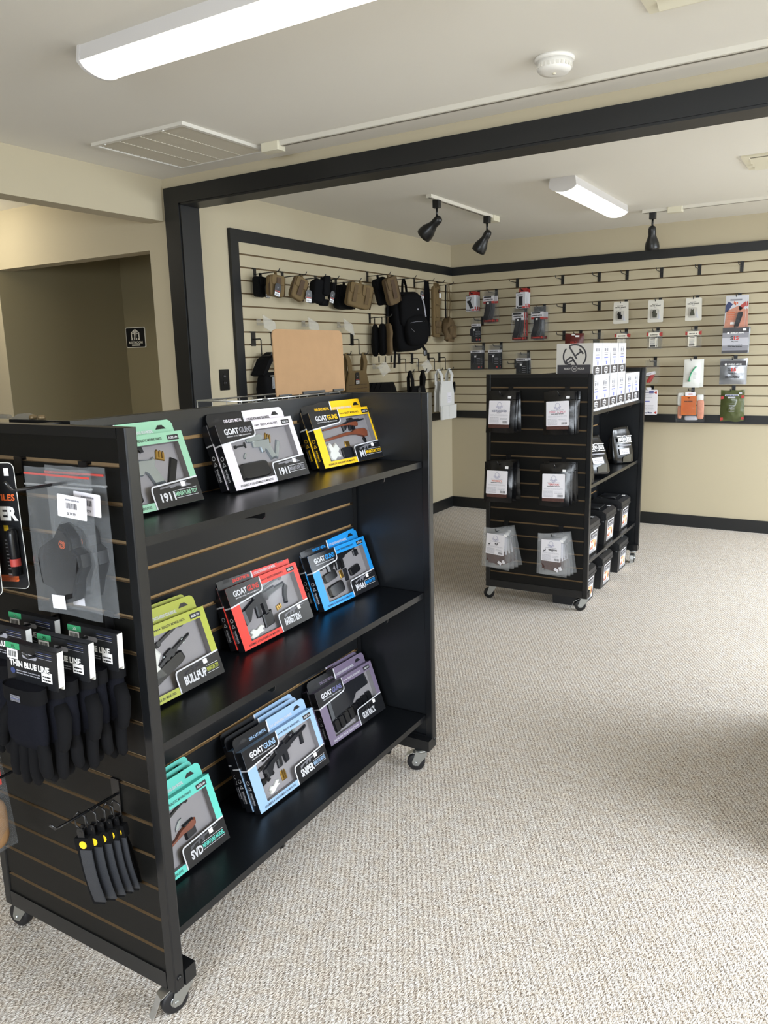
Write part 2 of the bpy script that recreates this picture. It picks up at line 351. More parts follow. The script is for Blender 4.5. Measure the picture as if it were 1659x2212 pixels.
# hall light out of the frame that brightens the wall over the restroom passage
t = thing('ceiling_light', 'round dome ceiling light in the hall left of the soffit', 'ceiling light', T(-1.5, -3.92, H))
b = MB(); b.lathe([(.14,0),(.15,-.02),(.13,-.06),(.08,-.09),(.02,-.1)], n=24); b.build('dome', 'lens', t)
b = MB(); b.lathe([(.155,0),(.16,-.012),(.155,-.022)], n=24); b.build('base_ring', 'white_enamel', t)
hl = bpy.data.lights.new('hall_lamp', 'POINT'); hl.energy = 12; hl.color = (1, .92, .74); hl.shadow_soft_size = .1
o = bpy.data.objects.new('hall_lamp', hl); o.location = (-1.5, -3.92, H-.17); COL.objects.link(o)
# smoke detector
t = thing('smoke_detector', 'round white smoke detector on the front room ceiling', 'smoke detector', T(2.315, -3.865, H))
b = MB(); b.lathe([(.066,0),(.066,-.008),(.061,-.012)], n=32); b.build('mounting_plate', 'white_plastic', t)
b = MB(); b.lathe([(.06,-.012),(.055,-.036),(.049,-.044),(.03,-.046),(.004,-.046)], n=32); b.build('housing', 'white_plastic', t)
b = MB()
for k in range(24):
    a = 2*PI*k/24; b.M = RZ(a); b.box(.052, -.004, -.034, .0585, .004, -.0225, 0)
b.M = None; b.build('vent_ribs', 'vent_paint', t)
b = MB(); b.lathe([(.006,-.046),(.006,-.049),(.001,-.049)], n=12); b.build('test_button', 'cream_plastic', t)
# return air grille
t = thing('return_air_grille', 'large white return air grille on the ceiling near the corner', 'vent', T(.27, -4.09, H))
b = MB()
for x0, y0, x1, y1 in ((0,0,.56,.02),(0,.525,.56,.545),(0,.02,.02,.525),(.54,.02,.56,.525)): b.box(x0, y0, -.014, x1, y1, 0)
b.build('frame', 'vent_paint', t)
b = MB(); b.box(.02, .02, -.002, .54, .525, 0); b.build('backing', 'vent_dark', t)
for k in range(4):
    b = MB()
    x0 = .024 + k*.129
    for j in range(25):
        y0 = .024 + j*.02; b.prism([(y0, -.003), (y0+.017, -.010), (y0+.017, -.0115), (y0, -.0045)], (0,0,0), Y_, Z_, X_, x0, x0+.122)
    b.box(x0+.122, .02, -.012, x0+.129, .525, -.001); p = b.build('louver_panel', 'vent_louver', t)
for x, y in ((.08, .01), (.44, .01)):
    b = MB(); b.lathe([(.005,-.014),(.005,-.018),(.001,-.018)], (x, y, 0), n=8); b.build('latch', 'white_plastic', t)
def supply_vent(M, label):
    t = thing('supply_vent', label, 'vent', M)
    b = MB()
    for x0, y0, x1, y1 in ((0,0,.62,.035),(0,.315,.62,.35),(0,.035,.035,.315),(.585,.035,.62,.315)): b.box(x0, y0, -.008, x1, y1, 0)
    b.build('frame', 'cream_plastic', t)
    b = MB(); b.box(.035, .035, -.001, .585, .315, 0); b.build('backing', 'vent_dark', t)
    for k in range(3):
        y0 = .038 + k*.093; b = MB(); b.prism([(y0+.04, -.002), (y0+.09, -.018), (y0+.09, -.020), (y0+.04, -.004)], (0,0,0), Y_, Z_, X_, .035, .585); b.build('louver', 'cream_plastic', t)
supply_vent(T(2.665, -4.405, H), 'cream ceiling vent in the front room, cut by the top edge')
supply_vent(T(2.645, -1.995, H), 'cream ceiling vent in the back room right of the ceiling light')
# track lighting
def track(M, L, box_at, label, end=False):
    t = thing('light_track', label, 'light track', M)
    b = MB(); b.box(0, -.018, -.02, L, .018, 0); b.build('rail', 'track_paint', t)
    b = MB(); b.box(0, -.006, -.0205, L, .006, -.0195); b.build('slot', 'vent_dark', t)
    b = MB(); b.prism(rrect(box_at, -.028, box_at+.1, .028, .006), (0,0,0), X_, Y_, Z_, -.038, -.0005); b.build('feed_box', 'cream_plastic', t)
    return t
track(T(.86, -3.61, H), 4.5, 0.0, 'long white track along the ceiling in front of the black header')
track(T(.925, -2.15, H) @ RZ(PI/2), 1.03, .93, 'short white track holding two black spotlights')
track(T(1.85, -.69, H), 3.2, .17, 'white track near the back wall holding one black spotlight')
def spot(x, y, d, label, roll=0):
    t = thing('spotlight', label, 'spotlight', T(x, y, H-.02), 'black track spotlights')
    b = MB(); b.prism(rrect(-.022, -.018, .022, .018, .005), (0,0,0), X_, Y_, Z_, -.045, 0); b.build('adapter', 'spot_black', t)
    b = MB(); b.tube([(0,0,-.045),(0,0,-.095)], .007, 10); b.tube([(0,0,-.095),(d[0]*-.012, d[1]*-.012, -.118)], .009, 10); b.build('stem', 'spot_black', t)
    d = V(d).normalized(); p = V((0,0,-.122)) - d*.022
    b = MB(); b.lathe([(.008,-.012),(.02,-.006),(.026,.006),(.027,.03),(.026,.05),(.034,.075),(.045,.1),(.05,.13),(.049,.15),(.046,.15),(.044,.13),(.03,.09)], p, d, 24); b.build('shade', 'spot_black', t)
    b = MB(); b.lathe([(.03,.095),(.034,.125),(.02,.135),(.003,.138)], p, d, 16); b.build('bulb', 'white_plastic', t)
    return t
spot(.925, -2.045, (-.80, .1, -.6), 'black spotlight on the left end of the short track')
spot(.935, -1.305, (-.58, .1, -.8), 'black spotlight on the right end of the short track')
spot(1.92, -.69, (-.02, .25, -.96), 'black spotlight hanging alone by the back wall')

# restroom sign
t = thing('restroom_sign', 'black restroom sign with two figures and white lettering', 'sign', T(-1.465, -2.4, 1.613))
b = MB(); b.prism(rrect(-.105, -.076, .105, .076, .012), (0,0,0), X_, Z_, Y_, -.006, 0); b.build('border', 'sign_white', t)
b = MB(); b.prism(rrect(-.099, -.070, .099, .070, .009), (0,0,0), X_, Z_, Y_, -.0075, -.006); b.build('plate', 'sign_black', t)
b = MB(); o_ = (0, -.0078, 0)
for sx in (-1, 1):
    b.flat([(sx*.004,-.02),(sx*.046,-.02),(sx*.046,.036),(sx*.004,.062)][::sx], o_, X_, Z_, 0)
b.text('RESTROOM', o_, X_, Z_, 0, -.046, h=.018, w=.15, m=0, align='c', bold=.03)
b.quad(o_, X_, Z_, -.045, -.062, .045, -.052, 0); b.build('lettering', 'sign_white', t)
b = MB(); o_ = (0, -.0081, 0)
for sx in (-1, 1):
    cx = sx*.024; b.flat(circ(cx, .036, .006, 12), o_, X_, Z_)
    if sx < 0: b.flat([(cx-.011,-.0),(cx-.007,0.0),(cx-.007,-.018),(cx+.007,-.018),(cx+.007,0),(cx+.011,0),(cx+.011,.027),(cx-.011,.027)], o_, X_, Z_)
    else: b.flat([(cx-.006,-.018),(cx+.006,-.018),(cx+.006,-.004),(cx+.013,-.004),(cx+.008,.027),(cx-.008,.027),(cx-.013,-.004),(cx-.006,-.004)], o_, X_, Z_)
b.build('figures', 'sign_black', t)
# outlet on the left wall
t = thing('outlet', 'black wall outlet beside the slatwall trim', 'outlet', T(0, -3.047, 1.315) @ WALL_L)
b = MB(); b.prism(rrect(-.04, -.062, .04, .062, .004), (0,0,0), X_, Z_, Y_, -.006, 0); b.build('cover_plate', 'outlet_black', t)
for z in (-.02, .02):
    b = MB(); b.prism(circ(0, z, .0165, 16, .0145), (0,0,0), X_, Z_, Y_, -.0085, -.006)
    b.quad((0,-.0087,0), X_, Z_, -.007, z-.002, -.005, z+.006, 1); b.quad((0,-.0087,0), X_, Z_, .005, z-.002, .007, z+.005, 1); b.build('socket', ['outlet_black', 'ink_grey'], t)

# ------------------------------------------------------------------ rolling slatwall gondolas
def caster(parent, x, y, a, brake=True):
    M = T(x, y, 0) @ RZ(a)
    b = MB(); b.lathe([(.004,.0825),(.024,.0825),(.026,.079),(.024,.0745),(.012,.072)], n=20)
    for sy in (-1, 1):
        b.prism([(-.018,.074),(.02,.074),(.022,.066),(-.01,.022),(-.026,.022),(-.031,.032)], (0, sy*.0165-.001, 0), X_, Z_, Y_, 0, .002)
    b.box(-.018, -.0165, .0715, .021, .0165, .0745)
    b.lathe([(.005,-.02),(.005,.02)], (-.02, 0, .0315), Y_, 10)
    c = b.build('caster', 'zinc', parent, M)
    b = MB(); b.lathe([(.012,-.0125),(.026,-.0125),(.031,-.009),(.0315,0),(.031,.009),(.026,.0125),(.012,.0125)], (-.02, 0, .0317), Y_, 28); b.build('wheel', 'rubber', c)
    b = MB(); b.lathe([(.011,-.014),(.013,-.0135),(.013,.0135),(.011,.014)], (-.02, 0, .0317), Y_, 16); b.build('hub', 'zinc', c)
    if brake:
        b = MB(); prof = [(.0,.058),(-.03,.067),(-.054,.054),(-.064,.03),(-.076,.010)]
        for i in range(len(prof)-1):
            (xa, za), (xb, zb) = prof[i], prof[i+1]; w0 = .014 if i < 2 else .011
            b.prism([(xa, za), (xb, zb), (xb, zb+.0022), (xa, za+.0022)], (0, 0, 0), X_, Z_, Y_, -w0, w0)
        b.build('brake_lever', 'chrome', c)
    return c
def gondola(M, label, shelves, casters):
    t = thing('display_gondola', label, 'display rack', M)
    P = .027
    for y0, y1, near in ((0, .028, 1), (GL-.028, GL, 0)):
        b = MB()
        for x0, x1 in ((-GW, -GW+P), (-P, 0)): b.prism(rrect(x0, y0, x1, y1, .003, 2), (0,0,0), X_, Y_, Z_, ZB, ZT)
        b.box(-GW+P, y0, ZT-.02, -P, y1, ZT); b.box(-GW+P, y0, ZB, -P, y1, ZB+.042)
        f = b.build('end_frame', 'powder', t)
        for x in (-GW, 0):
            sx = 1 if x == 0 else -1
            b = MB(); b.lathe([(.0065, 0),(.006,.002),(.003,.0035),(.0005,.004)], (x, (y0+y1)/2, ZB+.03), (sx,0,0), 12); b.build('bolt', 'powder', f)
        yb = .012 if near else GL-.012
        b = MB(); b.box(-GW+P, min(yb, .016 if near else GL-.016), ZB+.042, -P, max(yb, .016 if near else GL-.016), ZT-.02); e = b.build('end_panel', 'mdf_end_shaded', t)
        b = MB(); ya = .016 if near else GL-.02; b.box(-GW+P, ya, ZB+.042, -P, ya+.004, ZT-.02); b.build('inner_face', 'laminate', e)
        if near: slats(e, T(-GW+P, .013, 0), GW-2*P, ZT-.02, ZB+.042, ZS0, .010, 1, mats=('laminate_end', 'mdf_end_shaded'), gap=.0085)
        else: slats(e, T(-P, GL-.013, 0) @ RZ(PI), GW-2*P, ZT-.02, ZB+.042, ZS0, .010, 1, mats=('laminate_end', 'mdf_end_shaded'), gap=.0085)
        ym = .029 if near else GL-.061
        b = MB(); b.box(-GW+.001, ym, ZB, .002, ym+.032, ZB+.038); b.build('base_tube', 'powder', t)
    c0, c1 = -GW/2-.017, -GW/2+.017
    b = MB(); b.box(c0, .028, ZT-.026, c1, GL-.028, ZT-.002); b.box(c0, .028, .15, c1, .05, ZT-.026); b.box(c0, GL-.05, .15, c1, GL-.028, ZT-.026); b.box(c0, .05, .15, c1, GL-.05, .18)
    b.build('center_frame', 'powder', t)
    b = MB(); b.box(-GW/2-.004, .05, .18, -GW/2+.004, GL-.05, ZT-.026); e = b.build('center_panel', 'mdf', t)
    slats(e, T(c1-.013, .05, 0) @ WALL_L, GL-.1, ZT-.026, .18, ZS0, .010, 1, mats=('laminate', 'mdf'), gap=.0095)
    b = MB(); b.box(c0, .05, .18, c0+.006, GL-.05, ZT-.026); b.build('back_face', 'laminate', e)
    for z in shelves:
        b = MB(); b.prism(rrect(c1, .034, -.024, GL-.032, .002, 1), (0,0,0), X_, Y_, Z_, z-.019, z); sh = b.build('shelf', 'shelf_black', t)
        for y in (.42, .98):
            b = MB(); b.prism([(c1,z-.06),(c1+.02,z-.06),(-.06,z-.036),(-.034,z-.036),(-.026,z-.030),(-.024,z-.0192),(c1,z-.0192)], (0,y,0), X_, Z_, Y_, 0, .004); b.build('shelf_bracket', 'powder', sh)
    for x, y, a, br in casters: caster(t, x, y, a, br)
    return t
gondola(GA, 'black rolling slatwall rack in the front with boxed toys on three shelves', (1.094, .648, .204), ((-.032, .046, 1.2, True), (-GW+.03, .034, .15, False), (-.034, GL-.046, .3, True), (-GW+.03, GL-.05, .4, False)))
gondola(GB, 'black rolling slatwall rack in the back room with jerky bags on its end', (1.106, .705, .275), ((-.028, .044, .3, True), (-GW+.028, .04, .25, False), (-.03, GL-.046, 1.7, True), (-GW+.03, GL-.05, .4, False)))

# ------------------------------------------------------------------ boxed die-cast toys
RIFLE = [(0,.08),(0,.62),(.05,.66),(.24,.78),(.3,.8),(.31,1),(.5,1),(.52,.84),(.78,.84),(.78,.76),(1,.76),(1,.66),(.78,.62),(.6,.58),(.59,.5),(.5,.5),(.47,0),(.4,0),(.41,.5),(.35,.5),(.31,.05),(.25,.08),(.28,.52),(.18,.5),(.05,.12)]
PISTOL = [(0,.62),(0,.86),(.04,.9),(.78,.9),(.84,.98),(.88,.86),(.82,.66),(1,.06),(.72,0),(.6,.4),(.5,.5),(.44,.36),(.32,.36),(.3,.6)]
STOCK = [(0,.5),(.5,.62),(.62,.55),(.72,.7),(.95,.62),(1,.4),(.97,0),(.9,-.02),(.74,.28),(.62,.36),(.5,.4),(0,.34)]
SCOPE = [(0,.2),(0,.8),(.2,.85),(.3,.65),(.42,.65),(.42,1),(.58,1),(.58,.65),(.72,.65),(.8,.9),(1,.9),(1,.1),(.8,.1),(.72,.35),(.58,.35),(.58,0),(.42,0),(.42,.35),(.3,.35),(.2,.15)]
BARREL = [(0,.3),(0,.7),(.08,.8),(.12,.65),(.9,.65),(.92,1),(1,1),(1,0),(.92,0),(.9,.35),(.12,.35),(.08,.2)]
MAG = [(0,0),(.12,1),(1,1),(.88,0)]
CURVE = [(0,0),(.1,.4),(.35,.75),(.7,1),(1,.8),(.7,.55),(.45,.2),(.4,-.05)]
BULLETS = [(0,0),(0,.8),(.12,1),(.24,.8),(.24,.15),(.38,.15),(.38,.8),(.5,1),(.62,.8),(.62,.15),(.76,.15),(.76,.8),(.88,1),(1,.8),(1,0)]
DRUM = rrect(0, 0, 1, 1, .18)
BAGP = [(.1,0),(0,.3),(.15,.5),(.05,.8),(.3,1),(.45,.7),(.8,.95),(1,.6),(.8,.4),(.95,.1),(.6,.12),(.4,-.05)]
# name: (shape, x, z, w, h, rotation, material, thickness) in metres from the box's lower left corner
KIT = {
 'pistol_dark': [(BARREL,.10,.118,.09,.022,.18,'toy_dark',.008),(BULLETS,.222,.116,.022,.022,-.3,'toy_brass',.004),(PISTOL,.125,.06,.095,.062,-.05,'toy_steel',.009),(MAG,.232,.055,.02,.062,-.45,'toy_black',.006),(DRUM,.055,.02,.09,.036,.03,'toy_black',.012)],
 'pistol_steel': [(BARREL,.07,.104,.04,.014,.05,'toy_dark',.005),(DRUM,.118,.117,.058,.017,.03,'toy_steel',.007),(CURVE,.09,.078,.014,.014,0,'toy_steel',.004),(BULLETS,.188,.117,.02,.022,-.4,'toy_brass',.004),(PISTOL,.136,.062,.07,.06,.0,'toy_steel',.009),(MAG,.205,.068,.013,.05,-.5,'toy_steel',.006),(DRUM,.06,.022,.1,.04,.0,'toy_black',.012)],
 'wood': [(STOCK,.06,.066,.2,.04,.06,'toy_wood',.012),(STOCK,.07,.106,.16,.022,.06,'toy_wood',.009),(RIFLE,.16,.1,.11,.038,.05,'toy_dark',.008),(SCOPE,.24,.075,.045,.014,-1.3,'toy_black',.006),(BULLETS,.15,.056,.02,.016,0,'toy_brass',.004),(BAGP,.06,.022,.05,.05,0,'white_bag',.010),(DRUM,.125,.022,.05,.03,0,'toy_dark',.006)],
 'bullpup': [(BAGP,.07,.03,.09,.1,.1,'white_bag',.010),(BARREL,.155,.112,.09,.022,.35,'toy_dark',.008),(BARREL,.165,.085,.07,.012,.3,'toy_steel',.005),(RIFLE,.14,.055,.12,.03,.35,'toy_dark',.008),(DRUM,.11,.034,.11,.026,.3,'toy_black',.010),(SCOPE,.06,.08,.05,.018,.3,'toy_dark',.007)],
 'anti': [(RIFLE,.06,.052,.18,.068,.12,'toy_dark',.011),(BARREL,.14,.12,.10,.018,.18,'toy_black',.006),(SCOPE,.09,.116,.045,.018,.15,'toy_black',.007),(CURVE,.225,.072,.03,.05,0,'toy_dark',.006),(MAG,.125,.03,.04,.036,.1,'toy_black',.008),(BULLETS,.19,.06,.02,.014,.2,'toy_brass',.004),(BAGP,.06,.018,.06,.022,.1,'white_bag',.006)],
 'carbine': [(RIFLE,.10,.09,.155,.055,.1,'toy_black',.010),(DRUM,.07,.072,.06,.026,.12,'toy_black',.010),(DRUM,.075,.024,.07,.034,.1,'toy_black',.012),(BARREL,.07,.112,.05,.014,.1,'toy_dark',.006),(MAG,.17,.056,.016,.036,0,'toy_dark',.006),(DRUM,.2,.062,.05,.024,.15,'toy_black',.010),(BULLETS,.15,.07,.014,.024,0,'toy_brass',.004),(CURVE,.075,.04,.05,.04,-.6,'white_bag',.004),(SCOPE,.245,.118,.022,.022,0,'toy_dark',.006)],
 'sniper': [(RIFLE,.08,.058,.19,.05,.18,'toy_dark',.010),(BARREL,.06,.088,.14,.016,.22,'toy_black',.006),(SCOPE,.085,.108,.05,.02,.3,'toy_black',.008),(PISTOL,.2,.128,.03,.02,.1,'toy_steel',.005),(BARREL,.17,.118,.05,.018,.25,'toy_dark',.006),(SCOPE,.06,.05,.05,.024,.3,'toy_black',.008),(BULLETS,.13,.034,.018,.026,0,'toy_brass',.004),(MAG,.235,.092,.012,.03,-.1,'toy_dark',.006),(BAGP,.075,.02,.045,.018,.3,'white_bag',.006)],
 'marksman': [(BARREL,.15,.112,.085,.018,.3,'toy_black',.007),(SCOPE,.06,.088,.06,.03,.4,'toy_dark',.010),(CURVE,.18,.09,.03,.012,.4,'toy_steel',.004),(MAG,.2,.058,.034,.034,.1,'toy_dark',.009),(RIFLE,.07,.052,.1,.04,.4,'toy_black',.009),(STOCK,.07,.028,.17,.026,.3,'toy_wood',.010),(DRUM,.075,.028,.06,.02,.3,'toy_black',.008)],
 'rack': [([(0,0),(.02,1),(.97,1),(1,.45),(.66,.42),(.5,.1),(.3,.05)],.062,.062,.2,.078,.03,'toy_dark',.012)] + [(DRUM,.065+.026*i,.022+.003*i,.021,.036,.03,'toy_black',.010) for i in range(8)],
}
BW, BH, BD = .32, .178, .024
HX0, HZ0, HX1, HZ1 = .036, .018, .299, .153
def toy_box(col, ink, title, sub, kit, age, label, group, M):
    t = thing('toy_box', label, 'toy box', M, group)
    y = -BD
    b = MB()                                     # 0 black 1 colour 2 white
    b.add([(0,y,0),(0,0,0),(0,0,BH),(0,y,BH)], [(0,3,2,1)], 0); b.add([(BW,y,0),(BW,0,0),(BW,0,BH),(BW,y,BH)], [(0,1,2,3)], 0)
    b.add([(0,y,0),(BW,y,0),(BW,0,0),(0,0,0)], [(0,3,2,1)], 0); b.add([(0,y,BH),(BW,y,BH),(BW,0,BH),(0,0,BH)], [(0,1,2,3)], 1); b.add([(0,0,0),(BW,0,0),(BW,0,BH),(0,0,BH)], [(0,3,2,1)], 0)
    for x0, z0, x1, z1 in ((0,0,BW,HZ0),(0,HZ1,BW,BH),(0,HZ0,HX0,HZ1),(HX1,HZ0,BW,HZ1)): b.quad((0,y,0), X_, Z_, x0, z0, x1, z1, 1)
    b.build('carton', ['carton_black', 'box_'+col, 'carton_white'], t)
    b = MB(); d = y+.017                          # moulded tray inside the window
    b.quad((0,d,0), X_, Z_, HX0, HZ0, HX1, HZ1)
    b.add([(HX0,y,HZ0),(HX0,d,HZ0),(HX0,d,HZ1),(HX0,y,HZ1)], [(0,1,2,3)]); b.add([(HX1,y,HZ0),(HX1,d,HZ0),(HX1,d,HZ1),(HX1,y,HZ1)], [(3,2,1,0)])
    b.add([(HX0,y,HZ0),(HX1,y,HZ0),(HX1,d,HZ0),(HX0,d,HZ0)], [(0,1,2,3)]); b.add([(HX0,y,HZ1),(HX1,y,HZ1),(HX1,d,HZ1),(HX0,d,HZ1)], [(3,2,1,0)])
    tr = b.build('tray', 'tray_grey', t)
    for shp, x, z, w, h, r, mm, th in KIT[kit]:
        x = .046 + (x-.056)*1.09; z = .02 + (z-.02)*1.04; w *= 1.16; h *= 1.14
        b = MB(); ca, sa = math.cos(r), math.sin(r)
        poly = [(x + px*w*ca - pz*h*sa, z + px*w*sa + pz*h*ca) for px, pz in shp]
        th = min(th, .013); cx = sum(p[0] for p in poly)/len(poly); cz = sum(p[1] for p in poly)/len(poly)
        ins = [(cx+(p[0]-cx)*.9, cz+(p[1]-cz)*.86) for p in poly]; n = len(poly)
        vs = [(p[0], d, p[1]) for p in poly] + [(p[0], d-th*.6, p[1]) for p in poly] + [(p[0], d-th, p[1]) for p in ins]
        fs = [(i, (i+1) % n, n+(i+1) % n, n+i) for i in range(n)] + [(n+i, n+(i+1) % n, 2*n+(i+1) % n, 2*n+i) for i in range(n)] + [tuple(range(2*n, 3*n))]
        b.add(vs, fs); b.build('toy_part', mm, tr)
    b = MB(); b.quad((0,y-.0002,0), X_, Z_, HX0, HZ0, HX1, HZ1); b.build('window', 'window_film', t)
    # header card with hang holes
    b = MB(); z1 = BH+.036
    b.prism([(0,BH),(.145,BH),(.145,z1),(.012,z1),(.004,z1-.004),(0,z1-.012)], (0,0,0), X_, Z_, Y_, -.0012, 0, 0)
    b.prism([(.145,BH),(BW,BH),(BW,z1-.012),(BW-.004,z1-.004),(BW-.012,z1),(.145,z1)], (0,0,0), X_, Z_, Y_, -.0012, 0, 1)
    f = (0, -.0016, 0)
    b.flat([(.140,BH),(.147,BH),(.147,z1),(.143,z1)], f, X_, Z_, 2)
    for x in (.022, .262): b.flat([(x,BH+.014),(x+.034,BH+.014),(x+.024,BH+.024),(x+.01,BH+.024)], f, X_, Z_, 0 if x > .1 else 3)
    b.text('DIE-CAST METAL', f, X_, Z_, .062, BH+.008, h=.009, m=4 if ink != 'ink_white' else 2, maxw=.072, bold=.03)
    b.text('1:3 SCALE NON-FIRING GUN MODEL', f, X_, Z_, .153, BH+.007, h=.008, m=2 if col != 'pearl' else 0, maxw=.1, bold=.03)
    b.build('header_card', ['carton_black', 'box_'+col, 'carton_white', 'rubber', 'box_'+col], t)
    # printed corner plates
    b = MB(); f1 = (0, y-.0005, 0); f2 = (0, y-.0008, 0); f3 = (0, y-.0011, 0)
    b.flat([(0,BH),(.146,BH),(.146,.148),(.144,.140),(.136,.134),(0,.122)], f1, X_, Z_, 1)
    b.flat([(0,BH),(.142,BH),(.142,.149),(.140,.143),(.134,.138),(0,.126)], f2, X_, Z_, 0)
    b.flat([(.168,0),(.168,.040),(.170,.050),(.176,.055),(BW,.062),(BW,.058),(.178,.0515),(.1735,.047),(.172,.040),(.172,0)], f2, X_, Z_, 1)
    b.flat([(.172,0),(BW,0),(BW,.058),(.178,.0515),(.1735,.047),(.172,.040)], f2, X_, Z_, 0)
    b.quad((-.0003,0,0), (0,-1,0), Z_, 0, .122, BD, .126, 1)
    b.build('corner_plate', ['carton_black', 'carton_white'], t)
    b = MB(); acc = 4
    b.text('GOAT', f3, X_, Z_, .024, .148, h=.017, w=.056, m=0, bold=.04); b.text('GUNS', f3, X_, Z_, .083, .149, h=.016, w=.05, m=acc, bold=.03)
    b.text('GREATEST OF ALL TIME | GUN MODELS', f3, X_, Z_, .028, .1405, h=.0042, w=.098, m=0, bold=.02)
    b.build('logo', ['carton_white', 'ink_black', 'ink_grey', 'price_tag', ink], t); b = MB()
    b.text('REALISTIC MOVING PARTS', f1, X_, Z_, .176, .161, h=.0065, w=.074, m=1 if kit != 'rack' else 0)
    for i in range(4): b.flat([(.152+.0055*i+.0028*math.cos(2*PI*k/10+PI/2)*(1 if k % 2 == 0 else .45), .164+.0028*math.sin(2*PI*k/10+PI/2)*(1 if k % 2 == 0 else .45)) for k in range(10)], f1, X_, Z_, 1 if kit != 'rack' else 0)
    b.quad(f1, X_, Z_, .268, .157, .304, .170, 1); b.text('AGES '+age, f2, X_, Z_, .286, .160, h=.0065, w=.029, m=0, align='c', bold=.03)
    b.text('ASSEMBLE & DISASSEMBLE IN MINUTES' if kit != 'rack' else 'SHOW OFF YOUR COLLECTION', f1, X_, Z_, .02, .006, h=.006, w=.136, m=1 if kit != 'rack' else 0)
    b.build('front_text', ['carton_white', 'ink_black', 'ink_grey', 'price_tag', ink], t); b = MB()
    tw = {2: .03, 3: .04, 4: .045, 5: .055, 6: .06}.get(len(title), .075)
    b.text(title, f3, X_, Z_, .19, .013, h=.022, w=tw, m=0, bold=.04)
    if sub:
        b.text(sub, f3, X_, Z_, .192+tw, .021, h=.011, w=BW-.012-(.192+tw), m=acc, bold=.03)
        for z in (.017, .035): b.quad(f3, X_, Z_, .192+tw, z, BW-.012, z+.001, 0)
    gun = PISTOL if 'pistol' in kit else RIFLE
    b.flat([(.196+p[0]*.1, .036+p[1]*.014-.0+p[0]*.006) for p in gun], f2, X_, Z_, 2)
    b.quad(f3, X_, Z_, .262, .042, .276, .054, 3)
    b.build('title', ['carton_white', 'ink_black', 'ink_grey', 'price_tag', ink], t); b = MB()
    ls = (-.0006, 0, 0); A = (0,-1,0)
    b.text('WARNING', ls, (0,0,-1), (0,-1,0), -.062, .008, h=.007, w=.036, m=acc if col == 'yellow' else 0, bold=.03)
    b.bars(ls, (0,0,-1), (0,-1,0), -.060, .002, -.026, .006, 2, 2)
    b.flat([(.012+.006*math.cos(2*PI*k/14), .09+.006*math.sin(2*PI*k/14)) for k in range(14)], ls, A, Z_, acc if col == 'yellow' else 0); b.flat([(.012+.0045*math.cos(2*PI*k/14), .09+.0045*math.sin(2*PI*k/14)) for k in range(14)], (-.0008,0,0), A, Z_, 1)
    b.flat([(.0055,.069),(.0185,.069),(.012,.08)], ls, A, Z_, acc if col == 'yellow' else 0); b.flat([(.0082,.0705),(.0158,.0705),(.012,.0773)], (-.0008,0,0), A, Z_, 1)
    b.build('side_text', ['carton_white', 'ink_black', 'ink_grey', 'price_tag', ink], t)
    return t
SH = (1.094, .648, .204)
def boxes(col, ink, title, sub, kit, age, n, shelf, s, t0, yaw, colname, what):
    root = None; tilt = -.345
    for i in range(n):
        M = GA @ T(s - .0245*math.cos(tilt) - i*.0262, t0 + i*.004*(-1)**i, SH[shelf]+.0004) @ RZ(PI/2 + yaw) @ RX(tilt)
        pos = ('front', 'rear')[i] if n == 2 else ('front', 'middle', 'rear')[i]
        lab = '%s box of the %s %s window boxes on the %s shelf' % (pos, ('two', 'three')[n-2], colname, ('top', 'middle', 'bottom')[shelf])
        g = '%s toy boxes' % colname
        if root is None: root = toy_box(col, ink, title, sub, kit, age, lab, g, M)
        else: dup(root, M, lab, g)
boxes('mint', 'box_mint', '1911', 'MINIATURE TOY', 'pistol_dark', '14+', 2, 0, -.183, .062, 0, 'mint green', '')
boxes('pearl', 'ink_grey', '1911', 'MINIATURE TOY', 'pistol_steel', '15+', 2, 0, -.186, .505, 0, 'pale lilac white', '')
boxes('yellow', 'box_yellow', 'M1', 'MINIATURE TOY', 'wood', '14+', 2, 0, -.198, .925, -.07, 'yellow', '')
boxes('olive_lime', 'box_olive_lime', 'BULLPUP', 'MINIATURE TOY', 'bullpup', '13+', 3, 1, -.154, .062, 0, 'lime olive', '')
boxes('red', 'ink_red', 'BARRETT 82A1', '', 'anti', '15+', 2, 1, -.198, .513, .01, 'red', '')
boxes('blue', 'box_blue', 'M16A1', 'MINIATURE TOY', 'carbine', '15+', 2, 1, -.2, .892, -.02, 'bright blue', '')
boxes('teal', 'box_teal', 'SVD', 'MINIATURE MODEL', 'marksman', '14+', 3, 2, -.14, .024, 0, 'turquoise', '')
boxes('sky', 'box_sky', 'SNIPER', 'MINIATURE MODEL', 'sniper', '15+', 3, 2, -.135, .466, -.02, 'pale blue', '')
boxes('mauve', 'ink_purple', 'GUN RACK', '', 'rack', '14+', 2, 2, -.178, .868, -.04, 'dusky mauve', '')

